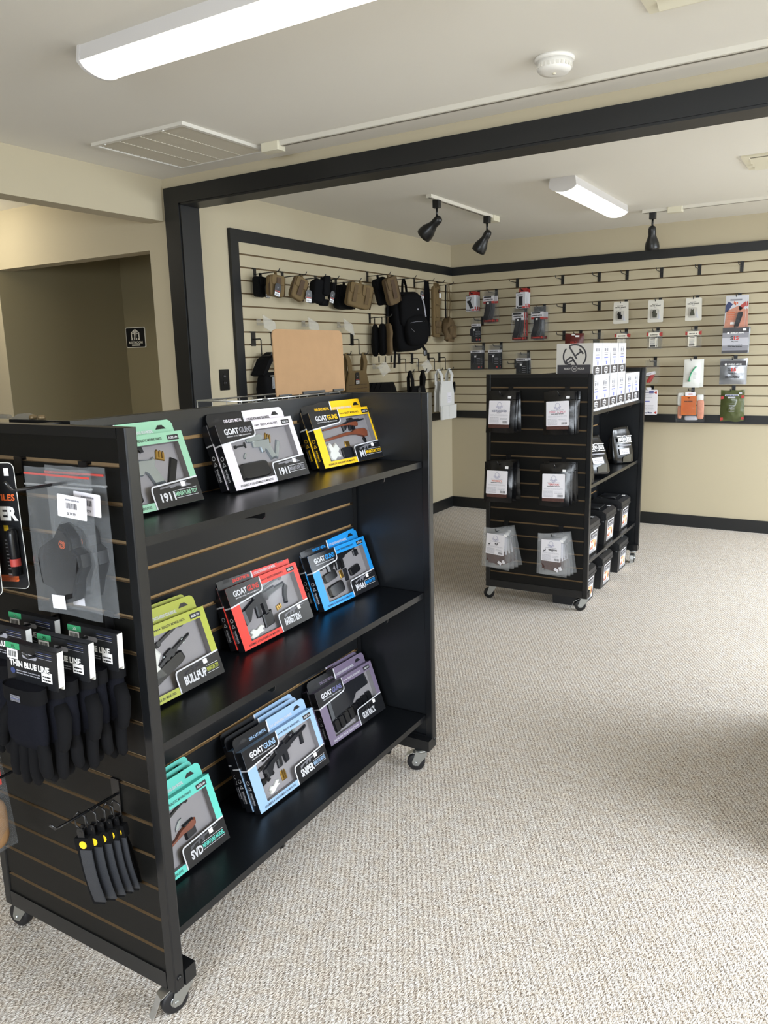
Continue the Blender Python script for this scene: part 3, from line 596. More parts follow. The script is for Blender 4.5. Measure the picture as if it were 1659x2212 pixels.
# ------------------------------------------------------------------ hooks and hanging goods
ORD = ['frontmost', 'second', 'third', 'fourth', 'fifth', 'sixth']
def WB(x, k): return T(x, -.0155, 2.0533 - PITCH*k)            # slot k of the back slatwall
def WL(y, k): return T(.0155, y, 2.0533 - PITCH*k) @ WALL_L     # slot k of the left slatwall
def EA(s, k): return GA @ T(s, .003, ZS0 - PITCH*k)             # slot k of the near rack's end
def EB(s, k): return GB @ T(s, .003, ZS0 - PITCH*k)
HOOKS = {}
def hook(M, l, label, group, r=.003, plate=True):
    if (l, r) in HOOKS: return dup(HOOKS[(l, r)], M, label, group)
    t = thing('slatwall_hook', label, 'hook', M, group); HOOKS[(l, r)] = t
    b = MB(); b.box(-.0125, -.0035, -.073, .0125, -.0008, .004); b.box(-.0125, -.002, .0005, .0125, .009, .003); b.box(-.0125, .007, -.003, .0125, .009, .003); b.build('plate', 'wire', t)
    b = MB(); b.tube([(0,-.002,-.033),(0,-l+.02,-.030),(0,-l+.012,-.028),(0,-l,-.012)], r, 8); b.build('prong', 'wire', t)
    return t
def hung(Mh, l, yaw=0, roll=0, dx=0, pitch=0, dz=0): return Mh @ T(dx, -l, -.0335+dz) @ RZ(yaw) @ RY(roll) @ RX(pitch)
def pillow(b, w, z0, z1, d, m=0, nx=10, nz=12, seed=0, amp=.004, yc=0, p=2.2, flare=0, both=True):
    """crumpled bag between z0 (top) and z1 (bottom), thickness d"""
    def side(sg):
        def fn(u, v):
            x = (u-.5)*w*(1+flare*(v-.5)); z = z0 + (z1-z0)*v
            e = (1-abs(2*u-1)**p)*(1-abs(2*v-1)**3)
            nz_ = noise.noise(V((x*30+seed, z*30, sg*3.1+seed)))
            edge = noise.noise(V((x*18+seed*2, z*18, seed)))
            return (x, yc - sg*(d/2*e + .0006) + amp*nz_*(.3+e), z + (amp*.9*edge if v in (0, 1) else 0))
        return fn
    b.grid(side(1), nx, nz, m)
    if both: b.grid(side(-1), nx, nz, m)
    return b
def sup(b, c, sz, e=.4, m=0, n=14, wob=0, seed=0):
    """soft rounded box (superellipsoid) centred at c with full sizes sz"""
    def sp(x, p): return math.copysign(abs(x)**p, x)
    def fn(u, v):
        th = -PI + 2*PI*u; ph = -PI/2 + PI*v
        q = V((sp(math.cos(ph), e)*sp(math.cos(th), e)*sz[0]/2, sp(math.cos(ph), e)*sp(math.sin(th), e)*sz[1]/2, sp(math.sin(ph), e)*sz[2]/2))
        if wob: q += V((noise.noise(q*14+V((seed,0,0))), noise.noise(q*14+V((0,seed,5))), noise.noise(q*14+V((9,0,seed)))))*wob
        return V(c) + q
    return b.grid(fn, 2*n, n, m)
def tagcard(t, x, y, z, w=.034, h=.062, white=True, rot=0):
    """dark hang tag with pale lettering and a white barcode label"""
    c = [(-w/2, -h), (w/2, -h), (w/2, -.012), (w*.3, 0), (-w*.3, 0), (-w/2, -.012)]
    b = MB(); b.M = T(x, y, z) @ RY(rot); b.prism(c, (0,0,0), X_, Z_, Y_, -.001, 0, 0)
    b.quad((0,-.0014,0), X_, Z_, -w*.4, -h*.62, w*.4, -h*.56, 2)
    b.flat([(-w*.16,-h*.25),(0,-h*.42),(w*.16,-h*.25),(w*.07,-h*.27),(0,-h*.35),(-w*.07,-h*.27)], (0,-.0014,0), X_, Z_, 3)
    if white:
        b.quad((0,-.0014,0), X_, Z_, -w*.42, -h*.95, w*.42, -h*.68, 1); b.barcode((0,-.0018,0), X_, Z_, -w*.34, -h*.9, w*.34, -h*.76, 0, 10)
    p = b.build('hang_tag', ['card_black', 'price_tag', 'label_red', 'ink_grey'], t)
    return p

# ---- near rack, end panel
# pepper projectile cards
def pepper(label, M, first=None):
    g = 'pepper projectile cards'
    if first: return dup(first, M, label, g)
    t = thing('projectile_card', label, 'blister pack', M, g)
    w, h0, h1 = .135, .03, .235
    b = MB(); b.prism(rrect(-w/2, -h1, w/2, h0, .012), (0,0,0), X_, Z_, Y_, -.0012, 0, 0); b.prism(rrect(-w/2-.0012, -h1-.0012, w/2+.0012, h0+.0012, .013), (0,0,0), X_, Z_, Y_, -.0006, .0004, 1)
    c = b.build('backing_card', ['card_black', 'card_back'], t)
    f = (0,-.0016,0)
    b = MB(); b.text('PROJECTILES', f, X_, Z_, .062, -.052, h=.018, w=.115, m=0, align='r', bold=.03)
    b.text('PEPPER', f, X_, Z_, .064, -.09, h=.03, w=.122, m=1, align='r', bold=.05)
    b.flat(circ(-.045, -.018, .007), f, X_, Z_, 0); b.text('byrna', f, X_, Z_, -.034, -.021, h=.008, m=2)
    b.flat(rrect(-.03, -h1+.014, .045, -h1+.028, .004), f, X_, Z_, 0)
    b.bars(f, X_, Z_, .022, -.195, .04, -.125, 9, 2, .3); b.quad(f, X_, Z_, .024, -.112, .036, -.1, 3); b.quad(f, X_, Z_, .02, -.212, .034, -.204, 2)
    b.quad(f, X_, Z_, .043, .004, .055, .02, 4)
    b.build('lettering', ['ink_orange', 'ink_white', 'ink_pale', 'yellow_dot', 'price_tag'], t)
    for x in (-.045, -.012, .052):
        b = MB(); b.lathe([(.004,0),(.0095,-.003),(.0105,-.012),(.0105,-.05),(.0095,-.055),(.0095,-.098),(.004,-.1)], (x,-.012,-.105), Z_, 14); p = b.build('tube', 'toy_black', t)
        b = MB(); b.lathe([(.0108,-.062),(.0108,-.078)], (x,-.012,-.105), Z_, 14, caps=False); b.build('tube_label', 'label_red', p)
    b = MB(); b.prism(rrect(-w/2+.008, -.212, w/2-.004, -.1, .01), (0,0,0), X_, Z_, Y_, -.026, -.0015); b.build('blister', 'blister', t)
    return t
h = EA(-.336, 0); hook(h, .17, 'hook on the near rack end holding the pepper projectile cards', 'hooks on the near rack end')
p0 = pepper('projectile card at the left edge, cut off by the frame', hung(h, .155, .25, .03, dx=-.034))
pepper('second projectile card, partly behind the clear holster bag', hung(h, .108, .25, .02, dx=-.03), p0)
pepper('rearmost projectile card next to the slatwall', hung(h, .06, .25, -.02, dx=-.022), p0)
# holsters in clear bags
def holster_bag(label, M, first=None):
    g = 'bagged holsters'
    if first: return dup(first, M, label, g)
    t = thing('holster_bag', label, 'bagged holster', M, g); w = .176
    b = MB()
    P = [(.005,-.075),(.022,-.082),(.034,-.1),(.036,-.12),(.055,-.13),(.058,-.155),(.04,-.19),(.03,-.225),(0,-.235),(-.03,-.205),(-.055,-.2),(-.062,-.15),(-.055,-.128),(-.03,-.112),(-.012,-.102)]
    b.prism(P, (0,.004,0), X_, Z_, Y_, -.014, .012); b.prism([(p[0]*.9, (p[1]+.15)*.9-.15) for p in P], (0,.004,0), X_, Z_, Y_, -.019, -.013)
    hs = b.build('holster', 'toy_black', t)
    b = MB(); o_ = (0,-.0156,0)
    for r in (.0085, .006, .0032):
        pa = circ(.014, -.112, r, 20); pb = circ(.014, -.112, r-.0011, 20)
        for k in range(20):
            if (k+int(r*2000)) % 20 > 2: b.flat([pa[k], pa[(k+1) % 20], pb[(k+1) % 20], pb[k]], o_, X_, Z_)
    b.build('emblem', 'ink_orange', hs)
    b = MB(); pillow(b, w, .032, -.262, .042, 0, 14, 18, 3, .004); b.build('bag', 'clear_bag', t)
    b = MB(); b.quad((0,-.003,0), X_, Z_, -w/2+.001, .017, w/2-.001, .021); b.build('zip_line', 'label_red', t)
    b = MB(); b.box(-w/2, -.0035, -.004, w/2, .0025, -.001); b.build('zip_seal', 'hazy_bag', t)
    b = MB(); b.M = T(.06, -.024, -.03) @ RY(.06); b.prism(rrect(-.037, -.025, .037, .018, .002), (0,0,0), X_, Z_, Y_, -.0006, 0, 0)
    f = (0,-.001,0); b.barcode(f, X_, Z_, -.014, -.007, .014, .004, 1); b.text('$ 39.99', f, X_, Z_, -.012, -.02, h=.006, m=1); b.bars(f, X_, Z_, -.016, .008, .02, .0125, 1, 2, .7)
    b.build('price_label', ['paper', 'ink_black', 'ink_grey'], t)
    b = MB(); b.M = T(-.01, -.016, -.232) @ RY(-.05); b.quad((0,0,0), X_, Z_, -.016, -.012, .02, .016); b.build('care_note', 'paper', t)
    return t
h = EA(-.131, 0); hook(h, .17, 'hook on the near rack end holding the bagged holsters', 'hooks on the near rack end')
p0 = holster_bag('front clear zip bag with a black holster and orange emblem', hung(h, .066, .08, .02, dx=.004))
holster_bag('rear clear zip bag with a black holster, behind the first', hung(h, .034, .0, -.01, dx=.014), p0)
# gloves on header cards
def glove_shape(b, mx, m=0, seed=0):
    rings = []
    for z, w, d, c in ((0,.046,.017,0),(-.012,.047,.019,0),(-.026,.043,.017,0),(-.05,.044,.018,.001),(-.08,.048,.018,.002),(-.105,.047,.015,.001),(-.12,.043,.012,0)):
        rings.append([(mx*c + w*math.copysign(abs(math.cos(2*PI*k/20))**.75, math.cos(2*PI*k/20)), d*math.copysign(abs(math.sin(2*PI*k/20))**.8, math.sin(2*PI*k/20)), z) for k in range(20)])
    b.rings(rings, m)
    for i, (x, L, tilt) in enumerate(((-.034,.066,-.10),(-.0115,.086,-.02),(.0115,.09,.03),(.033,.078,.08))):
        x *= mx; path = [(x*.9, 0, -.1), (x+tilt*mx*.02, -.001, -.13), (x+tilt*mx*L*.7, -.003, -.115-L*.65), (x+tilt*mx*L, -.001, -.115-L+.006), (x+tilt*mx*L*1.02, 0, -.117-L)]
        b.tube(path, [.0105,.0122,.0118,.0098,.004], 12, 1)
    b.tube([(.034*mx,0,-.045),(.05*mx,-.006,-.07),(.056*mx,-.012,-.1),(.054*mx,-.014,-.122),(.053*mx,-.014,-.128)], [.014,.0145,.0125,.011,.004], 12, 1)
def glove_pack(label, M, first=None):
    g = 'black gloves on header cards'
    if first: return dup(first, M, label, g)
    t = thing('glove_pack', label, 'gloves', M, g)
    b = MB(); w = .064                                # folded header card
    b.prism(rrect(-w, -.058, w, .02, .003, 2), (0,0,0), X_, Z_, Y_, -.0075, -.0065, 0); b.prism(rrect(-w, -.058, w, .02, .003, 2), (0,0,0), X_, Z_, Y_, .0065, .0075, 1)
    b.box(-w, -.0075, .019, w, .0075, .021, 0); b.quad((w-.0002,0,0), Y_, Z_, -.0065, -.05, .0065, .019, 1)
    b.build('header_card', ['card_black', 'card_back'], t)
    f = (0,-.008,0); b = MB()
    b.text('THIN BLUE LINE', f, X_, Z_, -.056, -.026, h=.0125, w=.1, m=0, bold=.04)
    b.quad(f, X_, Z_, -w, .008, -.028, .0202, 1); b.text('XL', f, X_, Z_, -.05, .0105, h=.006, m=0, bold=.03)
    b.quad(f, X_, Z_, -.061, -.012, -.034, .007, 2); b.barcode((0,-.0084,0), X_, Z_, -.058, -.008, -.037, .004, 4)
    b.quad(f, X_, Z_, .024, -.044, .05, -.024, 2); b.bars((0,-.0084,0), X_, Z_, .027, -.041, .047, -.028, 2, 4)
    for i in range(4): b.quad(f, X_, Z_, .012, .001+.0038*i, .052, .0018+.0038*i, 3 if i % 2 else 5)
    b.flat(rrect(-.022, -.006, .014, .004, .0045), f, X_, Z_, 5)
    b.bars(f, X_, Z_, -.04, -.04, .02, -.03, 2, 5); b.flat(circ(-.049, -.036, .006), f, X_, Z_, 3)
    b.build('lettering', ['ink_white', 'card_green', 'price_tag', 'navy', 'ink_black', 'ink_grey'], t)
    for i, (y, mx, x0) in enumerate(((-.022, -1, -.006), (.016, 1, .006))):
        b = MB(); b.M = T(x0, y, -.054) @ RX(.03*(-1)**i); glove_shape(b, mx); gl = b.build('glove', ['glove_knit', 'glove_suede'], t)
        b = MB(); b.M = T(x0, y, -.054) @ RX(.03*(-1)**i)
        b.rings([[(.0485*math.copysign(abs(math.cos(2*PI*k/20))**.75, math.cos(2*PI*k/20)), .0195*math.copysign(abs(math.sin(2*PI*k/20))**.8, math.sin(2*PI*k/20)), z) for k in range(20)] for z in (.003, -.026)], 0, False)
        b.build('cuff', 'glove_suede', gl)
        if i == 0:
            b = MB(); f = (0, y-.0205, 0)
            b.quad(f, X_, Z_, -.014+x0, -.076, .01+x0, -.064, 0); b.quad((0,y-.0209,0), X_, Z_, -.014+x0, -.071, .01+x0, -.0695, 1)
            for zz in (-.0748, -.0728, -.0678, -.0658): b.quad((0,y-.0209,0), X_, Z_, -.014+x0, zz, .01+x0, zz+.0009, 2)
            b.build('flag_patch', ['ink_grey', 'navy', 'ink_black'], gl)
    return t
h = EA(-.097, 4); hook(h, .2, 'hook on the near rack end holding three glove packs', 'hooks on the near rack end')
p0 = glove_pack('front pair of black gloves with header card and flag patch on cuff', hung(h, .168, .12, .06, dx=-.012))
glove_pack('second pair of black gloves on the right glove hook', hung(h, .112, .12, .05, dx=.004), p0)
glove_pack('rear pair of black gloves on the right glove hook, next to the slatwall', hung(h, .05, .1, .04, dx=.012), p0)
h = EA(-.271, 4); hook(h, .2, 'hook on the near rack end holding glove packs at the left edge', 'hooks on the near rack end')
glove_pack('front pair of black gloves on the left glove hook, cut off by the frame', hung(h, .118, .12, .05), p0)
glove_pack('rear pair of black gloves on the left glove hook', hung(h, .055, .12, .05, dx=.004), p0)
# black straps with yellow dots
def strap_set(label, M, first=None):
    g = 'folded black straps with yellow dots'
    if first: return dup(first, M, label, g)
    t = thing('folded_strap', label, 'strap', M, g)
    b = MB(); b.tube([(0,0,.006),(-.012,0,-.004),(-.012,0,-.026),(0,0,-.034),(.012,0,-.026),(.012,0,-.004),(0,0,.006)], .0016, 8); b.build('hanger_loop', 'wire', t)
    b = MB()
    for y in (-.006, .006): b.prism([(-.008,-.05),(.008,-.05),(.008,-.034),(.005,-.027),(-.005,-.027),(-.008,-.034)], (0,y,0), X_, Z_, Y_, -.001, .001)
    b.lathe([(.003,-.0085),(.003,.0085)], (0,0,-.036), Y_, 10); b.build('buckle', 'wire', t)
    b = MB(); b.prism(rrect(-.017, -.078, .017, -.049, .002, 2), (0,0,0), X_, Z_, Y_, -.0085, .0085); b.build('keeper', 'nylon_black', t)
    b = MB(); b.prism(circ(.002, -.064, .0085, 20), (0,0,0), X_, Z_, Y_, -.0092, -.0084); b.build('dot', 'yellow_dot', t)
    def leaf(b, y0, x0, L, bend, m):
        n = 8; vs = []
        for i in range(n+1):
            u = i/n; z = -.076 - L*u; y = y0 + bend*math.sin(PI*u*.9); 
            vs += [(x0-.0135+.012*u, y, z), (x0+.0135+.012*u, y, z), (x0+.0135+.012*u, y+.0025, z), (x0-.0135+.012*u, y+.0025, z)]
        fs = []
        for i in range(n):
            a, c = i*4, i*4+4
            for k in range(4): fs.append((a+k, a+(k+1) % 4, c+(k+1) % 4, c+k))
        fs.append((n*4, n*4+1, n*4+2, n*4+3)); b.add(vs, fs, m, False)
    for j, (y0, x0, L, bend) in enumerate(((-.0085,.005,.118,-.006),(-.005,-.004,.124,-.003),(-.0015,-.007,.13,0),(.002,-.006,.126,.003),(.0055,-.003,.116,.006))):
        b = MB(); leaf(b, y0, x0, L, bend, 0); b.build('strap_fold', 'strap_grey' if j == 0 else 'nylon_black', t)
    return t
h = EA(-.131, 9); hook(h, .165, 'long hook low on the near rack end holding folded black straps', 'hooks on the near rack end')
p0 = None
for i, (l, dx) in enumerate(((.092,-.008),(.074,.003),(.057,.011),(.041,.017),(.027,.022))):
    M = hung(h, l, .3, -.1, dx=dx, dz=.0)
    lab = '%s of five folded black straps with yellow dots, counted from the aisle' % ORD[i]
    q = strap_set(lab, M, p0); p0 = p0 or q
# goods at the lower left edge
h = EA(-.285, 8); hook(h, .235, 'hook low on the near rack end with a tan kit bag on its tip', 'hooks on the near rack end')
t = thing('kit_bag', 'clear bag of tan goods seen edge-on at the lower left edge', 'bagged kit', hung(h, .16, 1.5, .0, dx=-.094))
b = MB(); pillow(b, .13, .03, -.22, .05, 0, 10, 14, 5, .004, flare=.25); b.build('bag', 'clear_bag', t)
b = MB(); sup(b, (.005,0,-.15), (.1,.03,.12), .5, 0, 10); b.build('contents', 'tan_goods', t)
b = MB(); b.box(-.05, -.008, -.02, .05, -.006, .03); b.build('header_strip', 'paper', t)
b = MB(); b.box(-.048, -.012, -.06, .048, -.009, -.024); b.build('printed_band', 'label_red', t)

# ---- far rack, end panel: jerky bags
def jlabel(t, y, w, h, name1, col1, name2, game=None):
    b = MB(); b.prism(rrect(-w/2, -h/2, w/2, h/2, .004, 3), (0,0,0), X_, Z_, Y_, y-.0005, y, 0); f = (0, y-.001, 0)
    for r in (1, .72): b.flat([], f, X_, Z_, 3) if False else None
    pa, pb = circ(0, h*.33, .0125, 20), circ(0, h*.33, .0112, 20)
    for k in range(20): b.flat([pa[k], pa[(k+1) % 20], pb[(k+1) % 20], pb[k]], f, X_, Z_, 3)
    for sx in (-1, 1):
        for dz in (0, -.006): b.flat([(sx*.019,h*.30+dz),(0,h*.20+dz),(0,h*.185+dz),(sx*.019,h*.285+dz)][::sx], f, X_, Z_, 3)
    b.bars(f, X_, Z_, -w*.28, h*.125, w*.28, h*.155, 1, 4, .8, 2)
    if game:
        b.text(name1, f, X_, Z_, w*.08, h*.0, h=.0095, m=1, align='c', bold=.05, maxw=w*.5); b.text(name2, f, X_, Z_, w*.08, -h*.05, h=.004, m=1, align='c', bold=.04)
        b.flat([(-w*.38,-h*.08),(-w*.37,-h*.03),(-w*.385,h*.0),(-w*.3,h*.005),(-w*.28,h*.05),(-w*.3,h*.08),(-w*.27,h*.085),(-w*.26,h*.03),(-w*.275,-h*.01),(-w*.285,-h*.08),(-w*.30,-h*.08),(-w*.305,-h*.03),(-w*.35,-h*.03),(-w*.355,-h*.08)], f, X_, Z_, 1)
    else:
        b.text(name1, f, X_, Z_, 0, h*.02, h=.0105, m=5, align='c', bold=.02, maxw=w*.72); b.text(name2, f, X_, Z_, 0, -h*.04, h=.0055, m=1, align='c', bold=.05, maxw=w*.76)
    b.bars(f, X_, Z_, -w*.42, -h*.14, w*.42, -h*.07, 3, 4, .35, 4); b.bars(f, X_, Z_, -w*.42, -h*.44, -w*.02, -h*.2, 8, 4, .4, 5)
    for x0, z0, x1, z1 in ((-.43,-.45,-.425,-.2),(-.02,-.45,-.015,-.2),(-.43,-.205,-.015,-.2),(-.43,-.455,-.015,-.45)): b.quad(f, X_, Z_, w*x0, h*z0, w*x1, h*z1, 2)
    b.barcode(f, X_, Z_, w*.18, -h*.45, w*.42, -h*.35, 1, 12); b.bars(f, X_, Z_, w*.05, -h*.3, w*.4, -h*.2, 2, 4, .4, 9)
    return b.build('label', ['paper', 'ink_black', 'ink_grey', 'ink_purple', 'ink_pale', col1], t)
def jerky_bag(label, g, M, spec, clear, first=None):
    if first:
        r = dup(first, M, label, g)
        for c in list(r.children):
            if c.name.startswith('oxygen_sachet'): bpy.data.objects.remove(c)
        return r
    t = thing('jerky_bag', label, 'jerky bag', M, g); w, z0, z1 = .165, .018, -.205
    b = MB(); pillow(b, w if not clear else .172, z0, z1 if not clear else -.212, .026 if not clear else .014, 0, 12, 14, spec[0].__len__()*1.7, .005 if not clear else .0025); b.build('bag', 'pouch_black' if not clear else 'hazy_bag', t)
    b = MB(); b.box(-w/2, -.004, -.026, w/2, .004, -.022); b.build('zip_seal', 'dark_film' if not clear else 'hazy_bag', t)
    if clear:
        rnd = random.Random(len(spec[0])); pts = []
        for k in range(34):
            a = 2*PI*k/34; r = 1 + rnd.uniform(-.14, .1); pts.append((.056*r*math.copysign(abs(math.cos(a))**.6, math.cos(a)), -.142+.046*r*math.copysign(abs(math.sin(a))**.6, math.sin(a))))
        b = MB(); b.prism(pts, (0,0,0), X_, Z_, Y_, -.004, .004); b.build('jerky', 'jerky', t)
        b = MB(); b.prism(pts[::1], (0,0,0), X_, Z_, Y_, -.0048, -.004)
        b = MB(); b.M = T(.028, -.0065, -.176) @ RY(.5); b.quad((0,0,0), X_, Z_, -.012, -.008, .012, .008); b.M = T(.05, -.0065, -.166) @ RY(-.4); b.quad((0,0,0), X_, Z_, -.008, -.01, .008, .01); b.build('oxygen_sachet', 'paper', t)
    else:
        b = MB(); b.quad((0,-.0195,0), X_, Z_, -w*.36, -.178, w*.36, -.16); b.build('window', 'jerky', t)
    lab = jlabel(t, 0, .122 if not clear else .112, .128 if not clear else .118, *spec)
    lab.matrix_local = T(0 if not clear else -.005, -.0215 if not clear else -.0085, -.096 if not clear else -.072) @ RY(random.uniform(-.03, .03))
    b = MB(); b.quad((0,-.0165 if not clear else -.006,0), X_, Z_, .043, -.02, .062, -.006); b.build('price_tag', 'price_tag', t)
    return t
JB = [(-.458, 0, ('OLD FASHIONED', 'navy', 'BEEF JERKY'), 0, 'old fashioned beef jerky', 3, .13), (-.137, 0, ('SWEET & SPICY', 'ink_pink', 'TENDER BRISKET BEEF JERKY'), 0, 'sweet and spicy beef jerky', 4, .135),
      (-.469, 5, ('WHISKEY', 'ink_orange', 'TENDER BRISKET BEEF JERKY'), 0, 'whiskey beef jerky', 4, .14), (-.148, 5, ('TERIYAKI', 'ink_red', 'TENDER BRISKET BEEF JERKY'), 0, 'teriyaki beef jerky', 5, .14),
      (-.478, 10, ('ELK', 'ink_black', 'JERKY', True), 1, 'elk jerky', 4, .135), (-.155, 10, ('VENISON', 'ink_black', 'JERKY', True), 1, 'venison jerky', 4, .14)]
for s, k, spec, clear, what, n, l0 in JB:
    h = EB(s, k); hook(h, .165, 'hook on the far rack end holding the %s bags' % what, 'hooks on the far rack end'); p0 = None
    rnd = random.Random(k+n)
    for i in range(n):
        M = hung(h, l0 - i*(.03 if not clear else .016), rnd.uniform(-.06, .1), (rnd.uniform(-.05, .05) if not clear else (.06 - .09*i if s < -.3 else .02 - .06*i+.0)), pitch=-.12 + .05*i if not clear else 0)
        lab = '%s %s of %s on the far rack end' % (ORD[i], 'black bag' if not clear else 'clear bag', what)
        q = jerky_bag(lab, what + ' bags', M, spec, clear, p0); p0 = p0 or q

# ---- far rack, shelves: white meal boxes
def meal_box(label, M, wide=.172, first=None, logo=False):
    g = 'white meal boxes'
    if first: return dup(first, M, label, g)
    t = thing('meal_box', label, 'box', M, g); h, d = .183, .2
    b = MB(); b.box(0, 0, 0, wide, d, h, 0); b.build('carton', 'carton_white', t)
    b = MB(); f = (0,-.0004,0); f2 = (0,-.0008,0)
    b.quad(f, X_, Z_, .006, .014, wide-.006, .06, 1)
    cx = wide/2
    b.flat([(cx-.034,.024),(cx+.034,.024),(cx+.034,.05),(cx+.012,.05),(cx,.057),(cx-.012,.05),(cx-.034,.05)], f2, X_, Z_, 0); b.quad(f2, X_, Z_, cx-.022, .0165, cx+.022, .0205, 0)
    b.bars((0,-.0012,0), X_, Z_, cx-.028, .028, cx+.028, .047, 2, 1, .6, 3)
    for z in (.13, .16): b.quad(f, X_, Z_, cx-.042, z, cx+.042, z+.0012, 2)
    b.bars(f, X_, Z_, cx-.036, .137, cx+.036, .156, 1, 3, .95, 6); b.flat(circ(cx, .1465, .011), f2, X_, Z_, 0); b.text('R', (0,-.0012,0), X_, Z_, cx, .1425, h=.008, m=2, align='c', bold=.03)
    b.bars(f, X_, Z_, cx-.034, .116, cx+.034, .126, 1, 3, .6, 8); b.bars(f, X_, Z_, cx-.04, .1, cx+.04, .11, 1, 4, .7, 2); b.bars(f, X_, Z_, cx-.03, .082, cx+.03, .098, 3, 4, .25, 2); b.quad(f, X_, Z_, cx-.004, .065, cx+.02, .084, 4)
    b.build('printed_front', ['carton_white', 'dark_print', 'ink_black', 'ink_grey', 'ink_blue'], t)
    if logo:                                      # the large printed side of the end box faces the aisle
        f = (-.0004,0,0); A = (0,-1,0); o_ = -d/2
        b = MB(); b.add([(-.0003,0,0),(-.0003,d,0),(-.0003,d,h),(-.0003,0,h)], [(0,3,2,1)], 0); b.quad((-.0006,0,0), A, Z_, -d+.006, .003, -.012, .07, 1)
        cz = .115; R, r = .066, .0575
        def arc(a0, a1):
            n = 22
            for k in range(n):
                t0, t1 = math.radians(a0+(a1-a0)*k/n), math.radians(a0+(a1-a0)*(k+1)/n)
                b.flat([(o_+R*math.cos(t0), cz+R*math.sin(t0)),(o_+R*math.cos(t1), cz+R*math.sin(t1)),(o_+r*math.cos(t1), cz+r*math.sin(t1)),(o_+r*math.cos(t0), cz+r*math.sin(t0))], f, A, Z_, 1)
        arc(-42, 120); arc(138, 225)
        def bar(x0, z0, x1, z1, w):
            dx, dz = x1-x0, z1-z0; L = math.hypot(dx, dz); nx, nz = -dz/L*w/2, dx/L*w/2
            b.flat([(o_+x0+nx, cz+z0+nz),(o_+x1+nx, cz+z1+nz),(o_+x1-nx, cz+z1-nz),(o_+x0-nx, cz+z0-nz)], f, A, Z_, 1)
        bar(-.031,.052,.012,-.014,.009); bar(.006,.004,.036,.026,.009); bar(.025,.038,.047,.012,.009)
        bar(-.016,-.004,.02,-.06,.009); bar(-.018,-.002,-.048,-.024,.009); bar(-.048,-.024,-.03,-.052,.009); bar(-.034,-.034,-.006,-.018,.008); bar(-.036,-.05,-.02,-.04,.009)
        b.flat(circ(o_, .049, .0155), (-.0008,0,0), A, Z_, 0); b.flat(circ(o_, .049, .0135), (-.0010,0,0), A, Z_, 1); b.text('RH', (-.0013,0,0), A, Z_, o_, .0445, h=.009, m=0, align='c', bold=.03)
        b.text('READY', (-.0008,0,0), A, Z_, o_-.056, .0435, h=.011, w=.036, m=0, bold=.03); b.text('HOUR', (-.0008,0,0), A, Z_, o_+.019, .0435, h=.011, w=.036, m=0, bold=.03)
        b.build('logo_side', ['carton_panel', 'dark_print'], t)
    return t
def SB(s, t0, z, yaw=0): return GB @ T(s, t0, z) @ RZ(PI/2+yaw)
p0 = None
for row, z in ((1, 1.107+.1835), (0, 1.107)):
    for i, t0 in enumerate((.095, .272, .455, .645)):
        lab = '%s white meal box in the %s row on the far rack top shelf' % (('first', 'second', 'third', 'fourth')[i], ('lower', 'upper')[row])
        if row == 1 and i == 0: meal_box('white meal box with the large round logo on its side, top of the stack', SB(-.03, t0, z), .172, logo=True)
        elif p0 is None: p0 = meal_box(lab, SB(-.03, t0, z))
        else: dup(p0, SB(-.03 - .004*(i % 2), t0, z, .01*(-1)**i), lab, 'white meal boxes')
for i, t0 in enumerate((.835, 1.018)):
    lab = '%s of the two single white meal boxes at the far end of the top shelf' % ('nearer', 'farther')[i]
    dup(p0, GB @ T(-.03, t0, 1.107) @ RZ(PI/2), lab, 'white meal boxes')
